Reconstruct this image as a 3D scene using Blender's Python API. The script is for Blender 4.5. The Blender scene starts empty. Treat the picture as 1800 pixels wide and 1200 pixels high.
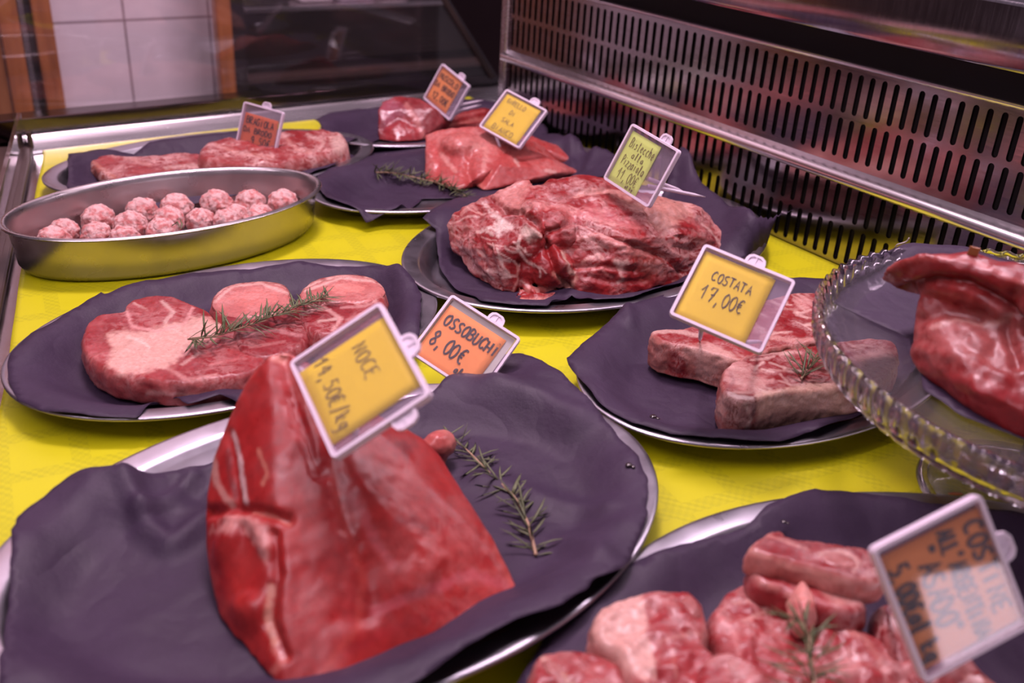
import bpy, bmesh, math, random
import numpy as np
from mathutils import Vector, Matrix
from mathutils.geometry import delaunay_2d_cdt

random.seed(7)
RNG = np.random.default_rng(11)
S = bpy.context.scene
COL = S.collection

# ------------------------------------------------------------------ camera
CAM_H, FPX = 0.45, 1735.0
def _n(v): return v / np.linalg.norm(v)
_up = _n(-np.array([-200.0, 3400.0, FPX]))
_y = np.array([-1300.0, -965.0, FPX]); _y = _n(_y - _up * (_y @ _up))
_x = np.cross(_y, _up)
ROT = np.array([_x, _y, _up])                 # world <- camera (right, down, forward)
EYE = np.array([0.0, 0.0, CAM_H])
cd = bpy.data.cameras.new('camera'); cam = bpy.data.objects.new('camera', cd); COL.objects.link(cam)
r_, d_, f_ = ROT[:, 0], ROT[:, 1], ROT[:, 2]
cam.matrix_world = Matrix([[r_[0], -d_[0], -f_[0], 0], [r_[1], -d_[1], -f_[1], 0], [r_[2], -d_[2], -f_[2], CAM_H], [0, 0, 0, 1]])
cd.sensor_width = 36.0; cd.lens = FPX / 1800.0 * 36.0; cd.clip_start = 0.02; cd.clip_end = 50
cd.dof.use_dof = True; cd.dof.focus_distance = 0.97; cd.dof.aperture_fstop = 5.2
S.camera = cam
# ------------------------------------------------------------------ world, lamps, exposure
W = bpy.data.worlds.new('room_light'); S.world = W; W.use_nodes = True
bg = W.node_tree.nodes['Background']; bg.inputs[0].default_value = (0.90, 0.69, 0.88, 1); bg.inputs[1].default_value = 0.22
def area(name, loc, target, sx, sy, power, color):
    l = bpy.data.lights.new(name, 'AREA'); l.shape = 'RECTANGLE'; l.size = sx; l.size_y = sy; l.energy = power; l.color = color
    o = bpy.data.objects.new(name, l); COL.objects.link(o); o.location = loc
    o.rotation_euler = (Vector(target) - Vector(loc)).to_track_quat('-Z', 'Y').to_euler()
    return o
area('case_lamp', (0.53, 0.55, 0.82), (0.45, 0.55, 0.0), 0.07, 2.3, 15.5, (1.0, 0.76, 0.91))
area('shop_lamp', (-1.0, 0.3, 1.9), (0.3, 0.9, 0.0), 0.4, 0.8, 8.0, (1.0, 0.78, 0.93))
area('ceiling_lamp', (0.65, 1.25, 2.3), (0.6, 2.5, 0.0), 0.6, 0.3, 88.0, (1.0, 0.72, 0.86))
area('shop_window', (1.05, -1.5, 0.14), (0.55, 0.5, 0.08), 0.75, 0.48, 9.0, (1.0, 0.78, 0.92))
S.view_settings.view_transform = 'Standard'; S.view_settings.look = 'None'
S.view_settings.exposure = -0.24; S.view_settings.gamma = 1.0; S.view_settings.use_curve_mapping = False
try: S.cycles.use_denoising = True
except Exception: pass

# ------------------------------------------------------------------ helpers: pixels <-> world
def at(px, py, z=0.0):
    d = ROT @ np.array([px - 900.0, py - 600.0, FPX]); t = (z - CAM_H) / d[2]
    return EYE + d * t
def at_m(P, z):
    P = np.asarray(P, float); d = np.c_[P[:, 0] - 900, P[:, 1] - 600, np.full(len(P), FPX)] @ ROT.T
    t = (np.asarray(z) - CAM_H) / d[:, 2]
    return EYE + d * t[:, None]
def proj(P):
    q = (np.asarray(P) - EYE) @ ROT
    return np.c_[900 + FPX * q[:, 0] / q[:, 2], 600 + FPX * q[:, 1] / q[:, 2]]
def lin(*c):
    o = []
    for v in c:
        v /= 255.0; o.append(v / 12.92 if v <= 0.04045 else ((v + 0.055) / 1.055) ** 2.4)
    return np.array(o)
def P3(p):
    return np.array(p[1:]) if p[0] == 'w' else at(*p)
# ------------------------------------------------------------------ helpers: noise
_perm = np.random.default_rng(3).permutation(256); _perm = np.r_[_perm, _perm]
_grad = np.random.default_rng(4).normal(size=(256, 3)); _grad /= np.linalg.norm(_grad, axis=1)[:, None]
def noise(P):
    P = np.asarray(P, float); i = np.floor(P).astype(int); f = P - i; i &= 255
    u = f * f * f * (f * (f * 6 - 15) + 10); r = 0
    for a in (0, 1):
        for b in (0, 1):
            for c in (0, 1):
                h = _perm[_perm[_perm[(i[:, 0] + a) & 255] + ((i[:, 1] + b) & 255)] + ((i[:, 2] + c) & 255)]
                g = (_grad[h] * (f - [a, b, c])).sum(1)
                w = (u[:, 0] if a else 1 - u[:, 0]) * (u[:, 1] if b else 1 - u[:, 1]) * (u[:, 2] if c else 1 - u[:, 2])
                r = r + g * w
    return r * 1.4
def fbm(P, o=4, gain=0.5):
    r = 0; a = 1.0; P = np.asarray(P, float)
    for k in range(o): r = r + a * noise(P * 2 ** k + 17.3 * k); a *= gain
    return r
def sstep(a, b, x):
    t = np.clip((x - a) / (b - a), 0, 1); return t * t * (3 - 2 * t)
def seg_dist(P, L, closed=False):
    L = np.asarray(L, float); P = np.asarray(P, float); best = np.full(len(P), 1e9)
    if closed: L = np.r_[L, L[:1]]
    for a, b in zip(L[:-1], L[1:]):
        ab = b - a; t = np.clip(((P - a) @ ab) / max(ab @ ab, 1e-12), 0, 1)
        best = np.minimum(best, np.sqrt((((a + t[:, None] * ab) - P) ** 2).sum(1)))
    return best
def inside(P, L):
    L = np.asarray(L, float); r = np.zeros(len(P), bool); x, y = P[:, 0], P[:, 1]
    for (x0, y0), (x1, y1) in zip(L, np.roll(L, -1, 0)):
        if y0 == y1: continue
        c = ((y0 > y) != (y1 > y)) & (x < (x1 - x0) * (y - y0) / (y1 - y0) + x0); r ^= c
    return r
def spline(P, n_per=8, closed=True):
    P = np.asarray(P, float); n = len(P); out = []
    t = np.linspace(0, 1, n_per, endpoint=False)[:, None]
    rng = range(n) if closed else range(n - 1)
    for i in rng:
        if closed: p0, p1, p2, p3 = P[i - 1], P[i], P[(i + 1) % n], P[(i + 2) % n]
        else: p0, p1, p2, p3 = P[max(i - 1, 0)], P[i], P[i + 1], P[min(i + 2, n - 1)]
        out.append(0.5 * (2 * p1 + (p2 - p0) * t + (2 * p0 - 5 * p1 + 4 * p2 - p3) * t ** 2 + (3 * p1 - p0 - 3 * p2 + p3) * t ** 3))
    out = np.concatenate(out)
    return out if closed else np.r_[out, P[-1:]]
def resample(P, s, closed=True):
    Q = np.r_[P, P[:1]] if closed else P
    L = np.r_[0, np.cumsum(np.linalg.norm(np.diff(Q, axis=0), axis=1))]
    n = max(int(L[-1] / s), 8); t = np.linspace(0, L[-1], n, endpoint=not closed)
    return np.c_[tuple(np.interp(t, L, Q[:, k]) for k in range(Q.shape[1]))]
def off(P, amp, freq, seed=0.0):
    Q = np.c_[np.asarray(P)[:, :2] * freq, np.full(len(P), seed)]
    return np.c_[fbm(Q, 3), fbm(Q + 31.7, 3)] * amp
# ------------------------------------------------------------------ helpers: objects
def tag(o, label=None, cat=None, group=None, kind=None):
    if label: o['label'] = label
    if cat: o['category'] = cat
    if group: o['group'] = group
    if kind: o['kind'] = kind
    return o
def empty(name, loc=(0, 0, 0)):
    o = bpy.data.objects.new(name, None); COL.objects.link(o); o.location = loc; o.empty_display_size = 0.03; return o
def world_loc(o):
    v = np.zeros(3)
    while o is not None: v += np.array(o.location); o = o.parent
    return v
def obj(name, V, F, m, parent=None, smooth=True, attrs=None, recentre=True):
    me = bpy.data.meshes.new(name); V = np.asarray(V, float)
    loc = np.array([(V[:, 0].min() + V[:, 0].max()) / 2, (V[:, 1].min() + V[:, 1].max()) / 2, V[:, 2].min()]) if parent is None and recentre else np.zeros(3)
    me.from_pydata((V - loc - world_loc(parent)).tolist(), [], [list(map(int, f)) for f in F])
    if smooth: me.polygons.foreach_set('use_smooth', [True] * len(me.polygons))
    for k, v in (attrs or {}).items():
        at_ = me.attributes.new(k, 'FLOAT_COLOR', 'POINT'); c = np.ones((len(V), 4), np.float32); c[:, :3] = v; at_.data.foreach_set('color', c.ravel())
    bm = bmesh.new(); bm.from_mesh(me); bmesh.ops.recalc_face_normals(bm, faces=bm.faces); bm.to_mesh(me); bm.free()
    me.materials.append(m)
    o = bpy.data.objects.new(name, me); COL.objects.link(o); o.location = loc
    if parent is not None: o.parent = parent
    return o
class MB:
    def __init__(s): s.V = []; s.F = []
    def add(s, V, F):
        b = len(s.V); s.V += [tuple(map(float, v)) for v in V]; s.F += [[b + i for i in f] for f in F]
    def box(s, x0, x1, y0, y1, z0, z1):
        V = [(x, y, z) for x in (x0, x1) for y in (y0, y1) for z in (z0, z1)]
        s.add(V, [(0, 1, 3, 2), (4, 6, 7, 5), (0, 4, 5, 1), (2, 3, 7, 6), (0, 2, 6, 4), (1, 5, 7, 3)])
    def tube(s, pts, rad, n=8):
        pts = np.asarray(pts, float); rad = np.broadcast_to(rad, (len(pts),)); T = np.gradient(pts, axis=0)
        V = []
        for p, t, r in zip(pts, T, rad):
            t = t / (np.linalg.norm(t) + 1e-12); a = np.cross(t, [0.3, 0.2, 0.93]); a /= np.linalg.norm(a); b = np.cross(t, a)
            V += [p + r * (a * math.cos(k * 2 * math.pi / n) + b * math.sin(k * 2 * math.pi / n)) for k in range(n)]
        F = [(i * n + k, i * n + (k + 1) % n, (i + 1) * n + (k + 1) % n, (i + 1) * n + k) for i in range(len(pts) - 1) for k in range(n)]
        F += [list(range(n))[::-1], [(len(pts) - 1) * n + k for k in range(n)]]
        s.add(V, F)
    def rings(s, R, cap=(True, True)):
        n = len(R[0]); V = np.concatenate(R)
        F = [(i * n + k, i * n + (k + 1) % n, (i + 1) * n + (k + 1) % n, (i + 1) * n + k) for i in range(len(R) - 1) for k in range(n)]
        if cap[0]: F.append(list(range(n))[::-1])
        if cap[1]: F.append([(len(R) - 1) * n + k for k in range(n)])
        s.add(V, F)
    def extrude_y(s, prof, y0, y1):
        s.rings([np.array([(x, y, z) for x, z in prof]) for y in (y0, y1)])
    def build(s, name, m, parent=None, smooth=False, recentre=True): return obj(name, s.V, s.F, m, parent, smooth, None, recentre)
def bevel(o, w, seg=2):
    b = o.modifiers.new('bevel', 'BEVEL'); b.width = w; b.segments = seg; b.limit_method = 'ANGLE'; return o
def autosmooth(o, ang=35):
    me = o.data; me.polygons.foreach_set('use_smooth', [True] * len(me.polygons))
    bm = bmesh.new(); bm.from_mesh(me)
    for e in bm.edges:
        if len(e.link_faces) == 2 and e.calc_face_angle(0) > math.radians(ang): e.smooth = False
    bm.to_mesh(me); bm.free(); return o
# ------------------------------------------------------------------ materials
class NT:
    def __init__(s, name):
        s.m = bpy.data.materials.new(name); s.m.use_nodes = True; s.t = s.m.node_tree; s.n = s.t.nodes; s.l = s.t.links
        s.bsdf = s.n['Principled BSDF']; s.out = s.n['Material Output']
    def node(s, typ, **kw):
        n = s.n.new(typ)
        for k, v in kw.items(): setattr(n, k, v)
        return n
    def set(s, **kw):
        for k, v in kw.items():
            i = s.bsdf.inputs[k.replace('_', ' ')]
            if hasattr(v, 'is_output'): s.l.new(v, i)
            elif hasattr(v, '__len__'): i.default_value = tuple(v) + ((1,) if len(v) == 3 and len(i.default_value) == 4 else ())
            else: i.default_value = v
        return s
    def noise(s, scale, detail=4, rough=0.5, vec=None, dist=0.0, mapscale=None, out='Fac'):
        n = s.node('ShaderNodeTexNoise'); n.inputs['Scale'].default_value = scale; n.inputs['Detail'].default_value = detail
        n.inputs['Roughness'].default_value = rough; n.inputs['Distortion'].default_value = dist
        if vec is None: vec = s.coord()
        if mapscale:
            mp = s.node('ShaderNodeMapping'); mp.inputs['Scale'].default_value = mapscale; s.l.new(vec, mp.inputs[0]); vec = mp.outputs[0]
        s.l.new(vec, n.inputs['Vector']); return n.outputs[out]
    def coord(s):
        if not hasattr(s, '_c'): s._c = s.node('ShaderNodeTexCoord')
        return s._c.outputs['Object']
    def ramp(s, fac, stops):
        r = s.node('ShaderNodeValToRGB'); e = r.color_ramp.elements
        while len(e) < len(stops): e.new(0.5)
        for el, (p, c) in zip(e, stops): el.position = p; el.color = tuple(c) + (1,) if len(c) == 3 else tuple(c)
        s.l.new(fac, r.inputs[0]); return r.outputs[0]
    def mix(s, fac, a, b, blend='MIX'):
        n = s.node('ShaderNodeMix', data_type='RGBA', blend_type=blend)
        for i, v in ((0, fac), (6, a), (7, b)):
            if hasattr(v, 'is_output'): s.l.new(v, n.inputs[i])
            elif i == 0: n.inputs[0].default_value = v
            else: n.inputs[i].default_value = tuple(v) + ((1,) if len(v) == 3 else ())
        return n.outputs[2]
    def math(s, op, a, b=0.0):
        n = s.node('ShaderNodeMath', operation=op)
        for i, v in enumerate((a, b)):
            if hasattr(v, 'is_output'): s.l.new(v, n.inputs[i])
            else: n.inputs[i].default_value = v
        return n.outputs[0]
    def bump(s, h, strength, dist=0.001):
        b = s.node('ShaderNodeBump'); b.inputs['Strength'].default_value = strength; b.inputs['Distance'].default_value = dist
        s.l.new(h, b.inputs['Height']); s.l.new(b.outputs[0], s.bsdf.inputs['Normal']); return s
def g1(v): return (v, v, v)
def steel(name, base=(0.56, 0.53, 0.55), rough=0.24, brush=None, var=0.08):
    t = NT(name); n = t.noise(9, 4, 0.6, mapscale=brush)
    t.set(Base_Color=t.ramp(n, [(0.3, [c * 0.86 for c in base]), (0.7, base)]), Metallic=1.0)
    t.set(Roughness=t.ramp(t.noise(25, 3, 0.6, mapscale=brush), [(0.3, g1(rough - var)), (0.75, g1(rough + var))]))
    return t.m
M = {}
M['steel'] = steel('stainless_steel', rough=0.22)
M['tray'] = steel('tray_steel', (0.44, 0.42, 0.47), 0.34)
M['pan'] = steel('pan_steel', (0.46, 0.42, 0.43), 0.32)
M['grille'] = steel('grille_steel', (0.43, 0.385, 0.40), 0.16, (1, 1, 14), 0.05)
M['kerb'] = steel('kerb_steel', (0.56, 0.52, 0.54), 0.27, (0.2, 3, 3), 0.04)
M['rail'] = steel('rail_steel', (0.80, 0.76, 0.79), 0.24, (1, 0.05, 1), 0.03)
M['panel'] = steel('panel_steel', (0.42, 0.39, 0.43), 0.15, (1, 14, 1), 0.04)
M['dark_mirror'] = steel('dark_mirror_steel', (0.055, 0.033, 0.037), 0.12)
def plain(name, col, rough=0.5, spec=0.5, nz=0.12, sc=12, **kw):
    t = NT(name); a = np.array(col)
    t.set(Base_Color=t.ramp(t.noise(sc, 5, 0.6), [(0.3, a * (1 - nz)), (0.7, np.minimum(a * (1 + nz), 1))]), Roughness=rough, **kw)
    t.set(Specular_IOR_Level=spec); return t.m
M['dark'] = plain('dark_plastic', (0.012, 0.009, 0.010), 0.55, 0.3)
M['gasket'] = plain('dark_bronze', (0.045, 0.028, 0.024), 0.35)
def m_paper():
    t = NT('black_butcher_paper')
    n = t.noise(14, 6, 0.65); n2 = t.noise(420, 3, 0.6)
    c = t.ramp(n, [(0.3, (0.026, 0.0145, 0.033)), (0.7, (0.039, 0.0215, 0.049))])
    t.set(Base_Color=t.mix(0.25, c, t.ramp(n2, [(0.3, (0.014, 0.009, 0.017)), (0.7, (0.036, 0.024, 0.042))])), Roughness=t.ramp(n, [(0.3, g1(0.5)), (0.7, g1(0.66))]))
    t.set(Specular_IOR_Level=0.27)
    r1 = t.math('ABSOLUTE', t.math('SUBTRACT', t.noise(16, 2, 0.5, dist=0.4), 0.5)); r1 = t.math('MINIMUM', t.math('MULTIPLY', r1, 9.0), 1.0)
    t.bump(t.math('ADD', t.math('MULTIPLY', r1, 0.55), t.noise(50, 6, 0.7)), 0.45, 0.0022); return t.m
M['paper'] = m_paper()
def m_cloth():
    t = NT('yellow_tablecloth')
    # woven tone-on-tone pattern of bands and lozenges
    mp = t.node('ShaderNodeMapping'); mp.inputs['Rotation'].default_value = (0, 0, 0.12); t.l.new(t.coord(), mp.inputs[0])
    w1 = t.node('ShaderNodeTexWave', bands_direction='X', wave_profile='TRI'); w1.inputs['Scale'].default_value = 5.5; w1.inputs['Distortion'].default_value = 0
    w2 = t.node('ShaderNodeTexWave', bands_direction='Y', wave_profile='TRI'); w2.inputs['Scale'].default_value = 5.5
    ck = t.node('ShaderNodeTexChecker'); ck.inputs['Scale'].default_value = 260
    w3 = t.node('ShaderNodeTexWave', bands_direction='DIAGONAL'); w3.inputs['Scale'].default_value = 62
    for n in (w1, w2, ck, w3): t.l.new(mp.outputs[0], n.inputs[0])
    band = t.math('MAXIMUM', t.ramp(w1.outputs[1], [(0.74, g1(0)), (0.76, g1(1))]), t.ramp(w2.outputs[1], [(0.74, g1(0)), (0.76, g1(1))]))
    pat = t.math('MULTIPLY', band, t.math('ADD', t.math('MULTIPLY', ck.outputs[1], 0.5), t.math('MULTIPLY', w3.outputs[1], 0.5)))
    base = t.ramp(t.noise(6, 4), [(0.3, (0.43, 0.42, 0.002)), (0.7, (0.49, 0.48, 0.004))])
    t.set(Base_Color=t.mix(t.math('MULTIPLY', pat, 0.6), base, (0.33, 0.33, 0.006)), Roughness=0.45, Specular_IOR_Level=0.4)
    t.bump(t.math('ADD', pat, t.math('MULTIPLY', t.noise(900, 2), 0.4)), 0.15, 0.0006); return t.m
M['cloth'] = m_cloth()
def m_meat(name, marble=0.25, vscale=70, fat=(0.70, 0.45, 0.41), rough=0.34, sss=0.08, bumpk=0.35, fibre=None):
    t = NT(name); at_ = t.node('ShaderNodeAttribute'); at_.attribute_name = 'tint'
    v = t.noise(vscale, 6, 0.62, dist=0.6, mapscale=fibre)
    ridge = t.math('SUBTRACT', 1.0, t.math('MULTIPLY', t.math('ABSOLUTE', t.math('SUBTRACT', v, 0.5)), 9.0))
    patch = t.ramp(t.noise(vscale * 0.35, 3), [(0.42, g1(0)), (0.62, g1(1))])
    vein = t.math('MULTIPLY', t.math('MULTIPLY', t.math('MAXIMUM', ridge, 0.0), patch), marble)
    fine = t.ramp(t.noise(vscale * 4, 4, 0.6, mapscale=fibre), [(0.25, g1(0.70)), (0.75, g1(1.06))])
    c = t.mix(1.0, t.mix(vein, at_.outputs['Color'], fat), fine, 'MULTIPLY')
    t.set(Base_Color=c, Roughness=t.ramp(t.noise(vscale * 1.3, 3), [(0.3, g1(rough - 0.1)), (0.75, g1(rough + 0.14))]),
          Subsurface_Weight=sss, Subsurface_Radius=(1.0, 0.28, 0.2), Subsurface_Scale=0.004, Specular_IOR_Level=0.36)
    t.bump(t.math('ADD', t.noise(vscale * 2.2, 5, 0.65, mapscale=fibre), t.math('MULTIPLY', v, 0.6)), bumpk, 0.0016); return t.m
M['marbled'] = m_meat('marbled_beef', 0.75, 85)
M['shoulder'] = m_meat('shoulder_beef', 0.5, 60, bumpk=0.55, fibre=(1, 1, 1.6))
M['ribeye'] = m_meat('rib_steak_beef', 0.45, 150, fat=(0.62, 0.42, 0.38), fibre=(1, 2.2, 1))
M['ribs'] = m_meat('short_rib_beef', 0.35, 60, bumpk=.3)
M['lean'] = m_meat('lean_beef', 0.10, 40, rough=0.36, bumpk=0.14)
M['veal'] = m_meat('veal', 0.2, 55, bumpk=0.25)
M['ball'] = m_meat('minced_meat', 0.45, 260, fat=(0.72, 0.56, 0.54), rough=0.6, bumpk=0.8)
M['bone'] = plain('bone', (0.62, 0.40, 0.36), 0.4, 0.5, 0.18, 160)
M['fatbone'] = m_meat('fat_and_bone', 0.25, 90, bumpk=.2)
M['needle'] = plain('rosemary_needle', (0.105, 0.120, 0.055), 0.5, 0.4, 0.35, 60)
M['twig'] = plain('rosemary_twig', (0.33, 0.22, 0.14), 0.7, 0.3, 0.25, 120)
M['ink'] = plain('black_ink', (0.030, 0.022, 0.022), 0.5)
M['thin_ink'] = plain('pen_ink', (0.20, 0.15, 0.045), 0.5)
M['frost'] = NT('frosted_plastic').set(Base_Color=(0.74, 0.64, 0.74), Roughness=0.35, Transmission_Weight=0.15, IOR=1.3).m
def m_clear(name, tint=(0.95, 0.93, 0.95), diff=0.06, dcol=(0.7, 0.62, 0.7), rough=0.04, ior=1.45):
    t = NT(name); t.n.remove(t.bsdf)
    tr = t.node('ShaderNodeBsdfTransparent'); tr.inputs[0].default_value = tuple(tint) + (1,)
    df = t.node('ShaderNodeBsdfDiffuse'); df.inputs[0].default_value = tuple(dcol) + (1,)
    gl = t.node('ShaderNodeBsdfGlossy'); gl.inputs['Roughness'].default_value = rough; gl.inputs[0].default_value = (1, 1, 1, 1)
    lw = t.node('ShaderNodeLayerWeight'); lw.inputs[0].default_value = 0.5; f0 = ((ior - 1) / (ior + 1)) ** 2
    fr = t.math('ADD', f0, t.math('MULTIPLY', t.math('POWER', lw.outputs['Facing'], 5.0), 1 - f0))
    m1 = t.node('ShaderNodeMixShader'); m1.inputs[0].default_value = diff; t.l.new(tr.outputs[0], m1.inputs[1]); t.l.new(df.outputs[0], m1.inputs[2])
    m2 = t.node('ShaderNodeMixShader'); t.l.new(fr, m2.inputs[0]); t.l.new(m1.outputs[0], m2.inputs[1]); t.l.new(gl.outputs[0], m2.inputs[2])
    t.l.new(m2.outputs[0], t.out.inputs[0]); return t.m
M['pane'] = m_clear('clear_plastic', diff=0.03)
M['backpane'] = m_clear('cloudy_plastic', diff=0.22, dcol=(0.55, 0.46, 0.55), rough=0.2)
M['glass'] = m_clear('case_glass', (0.93, 0.91, 0.92), 0.01, ior=1.5, rough=0.015)
M['dish'] = m_clear('pressed_glass', (0.90, 0.90, 0.91), 0.03, (0.8, 0.75, 0.8), 0.03, 1.5)
M['rimglass'] = NT('thick_glass').set(Base_Color=(0.97, 0.95, 0.97), Roughness=0.03, Transmission_Weight=1.0, IOR=1.45).m
M['drop'] = NT('meat_juice').set(Base_Color=(0.02, 0.012, 0.012), Roughness=0.05, Specular_IOR_Level=0.8).m
def m_card(name, c):
    t = NT(name); a = np.array(c); t.set(Base_Color=t.ramp(t.noise(30, 4), [(0.3, a * 0.94), (0.7, a)]), Roughness=0.7); return t.m
M['orange'] = m_card('orange_card', (0.95, 0.36, 0.085)); M['yellow'] = m_card('yellow_card', (0.82, 0.64, 0.015)); M['green'] = m_card('green_card', (0.72, 0.95, 0.20))
M['deep_orange'] = m_card('deep_orange_card', (0.74, 0.17, 0.055))
M['silver'] = m_card('pale_backing', (0.55, 0.58, 0.50))
def m_tile():
    t = NT('white_wall_tile'); b = t.node('ShaderNodeTexBrick'); b.offset = 0.0
    mp = t.node('ShaderNodeMapping'); mp.inputs['Location'].default_value = (0.023, 0.021, 0); mp.inputs['Rotation'].default_value = (math.radians(90), 0, 0)
    t.l.new(t.coord(), mp.inputs[0]); t.l.new(mp.outputs[0], b.inputs['Vector'])
    for k, v in (('Scale', 1.0), ('Mortar Size', 0.0028), ('Mortar Smooth', 0.2), ('Brick Width', 0.20), ('Row Height', 0.20)): b.inputs[k].default_value = v
    c = t.ramp(t.noise(7, 5, 0.6), [(0.3, (0.66, 0.59, 0.63)), (0.7, (0.78, 0.71, 0.75))])
    t.l.new(c, b.inputs['Color1']); t.l.new(c, b.inputs['Color2']); b.inputs['Mortar'].default_value = (0.26, 0.20, 0.22, 1)
    t.set(Base_Color=b.outputs[0], Roughness=0.35); return t.m
M['tile'] = m_tile()
def m_wood(name, c0, c1):
    t = NT(name); n = t.noise(14, 5, 0.6, mapscale=(3, 3, 0.35), dist=0.6)
    t.set(Base_Color=t.ramp(n, [(0.3, c0), (0.7, c1)]), Roughness=0.4); return t.m
M['wood'] = m_wood('orange_wood', (0.22, 0.070, 0.022), (0.42, 0.15, 0.045)); M['board'] = m_wood('brown_board', (0.16, 0.06, 0.028), (0.30, 0.13, 0.06))
M['floor'] = plain('floor_tile', (0.10, 0.07, 0.06), 0.5); M['plaster'] = plain('pale_plaster', (0.55, 0.50, 0.52), 0.7)
# ================================================================== THE SETTING
def struct(mb, name, m, **kw):
    o = mb.build(name, m, recentre=False, **kw); tag(o, kind='structure'); return o
b = MB(); b.box(-2.6, 3.0, 2.5, 2.6, -0.9, 2.4); o = struct(b, 'wall_back', M['tile']); tag(o, 'white tiled shop wall behind the glass end of the counter', 'wall')
b = MB(); b.box(-2.7, -2.6, -2.0, 2.5, -0.9, 2.4); o = struct(b, 'wall_left', M['plaster']); tag(o, 'pale shop wall on the customer side', 'wall')
b = MB(); b.box(-2.7, 3.0, -2.0, 2.6, -0.95, -0.9); o = struct(b, 'floor', M['floor']); tag(o, 'dark shop floor below the counter', 'floor')
b = MB(); b.box(0.375, 0.415, 2.46, 2.5, -0.9, 2.2); o = struct(b, 'trim_1', M['wood']); tag(o, 'orange wooden post left of the white wall tiles', 'post'); bevel(o, 0.003)
b = MB(); b.box(0.716, 0.751, 2.25, 2.28, -0.9, 2.2); o = struct(b, 'trim_2', M['wood']); tag(o, 'orange wooden post between wall tiles and dark refrigerated cabinet', 'post'); bevel(o, 0.003)
# brown panel door at the far left with a pale metal edge
dr = empty('door_1', (0.2, 2.44, -0.9)); tag(dr, 'brown wooden door with pale metal edge at far left', 'door', kind='structure')
b = MB(); b.box(0.06, 0.335, 2.42, 2.46, -0.9, 1.9); b.build('door_leaf', M['board'], dr)
b = MB(); b.box(0.300, 0.338, 2.405, 2.42, -0.9, 1.9); b.build('door_stile', M['wood'], dr)
b = MB(); b.box(0.340, 0.350, 2.40, 2.46, -0.9, 1.9); b.build('edge_strip', M['kerb'], dr)
b = MB(); b.box(0.350, 0.375, 2.485, 2.5, -0.9, 1.9); o = struct(b, 'gap_shade', M['dark']); tag(o, 'dark strip standing in for the shaded gap between the door and the wooden post', 'gap')  # black strip stands in for the shade inside the gap

b = MB(); b.box(-0.98, -0.66, 2.44, 2.5, -0.9, 2.2); o = struct(b, 'trim_4', M['wood']); tag(o, 'wide orange wooden post mirrored in the steel fascia', 'post'); bevel(o, 0.003)
b = MB(); b.box(-2.6, -0.98, 2.45, 2.5, -0.9, 2.2); o = struct(b, 'unseen_panel', M['gasket']); tag(o, 'unseen dark panel added to darken the reflection in the steel fascia', 'door')  # out-of-view dark board, added only to darken the fascia's reflection
# refrigerated cabinet behind the far glass
fr = empty('refrigerated_cabinet', (1.25, 2.3, -0.9)); tag(fr, 'dark refrigerated cabinet with a steel shelf behind the far glass', 'cabinet')
b = MB(); b.box(0.80, 2.2, 2.40, 2.49, -0.9, 1.5); b.box(0.752, 0.782, 2.26, 2.32, -0.9, 1.5); b.box(2.17, 2.2, 2.28, 2.40, -0.9, 1.5); b.box(0.782, 2.2, 2.28, 2.40, -0.9, -0.35); b.box(0.782, 2.2, 2.28, 2.40, 1.42, 1.5); b.build('cabinet_body', M['dark'], fr)
b = MB(); b.box(0.784, 2.17, 2.26, 2.40, 0.064, 0.077); o = b.build('shelf', M['kerb'], fr); bevel(o, 0.003)
b = MB(); b.box(0.784, 2.17, 2.385, 2.40, -0.075, 0.064); b.build('inner_panel', M['gasket'], fr)
b = MB(); b.box(0.784, 2.17, 2.27, 2.40, -0.095, -0.085); b.build('lower_shelf', M['gasket'], fr)
for k, (x0, x1, c) in enumerate([(0.93, 1.02, 'plaster'), (1.03, 1.13, 'frost'), (1.15, 1.22, 'plaster')]):
    b = MB(); b.box(x0, x1, 2.29, 2.37, 0.0772, 0.14); o = b.build('wrapped_packet', M[c]); bevel(o, 0.012, 3)
    tag(o, ['white wrapped packet, leftmost on the steel shelf of the dark cabinet', 'lilac wrapped packet in the middle of the dark cabinet shelf', 'white wrapped packet, rightmost of three on the dark cabinet shelf'][k], 'packet', 'packets on the cabinet shelf')

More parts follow.
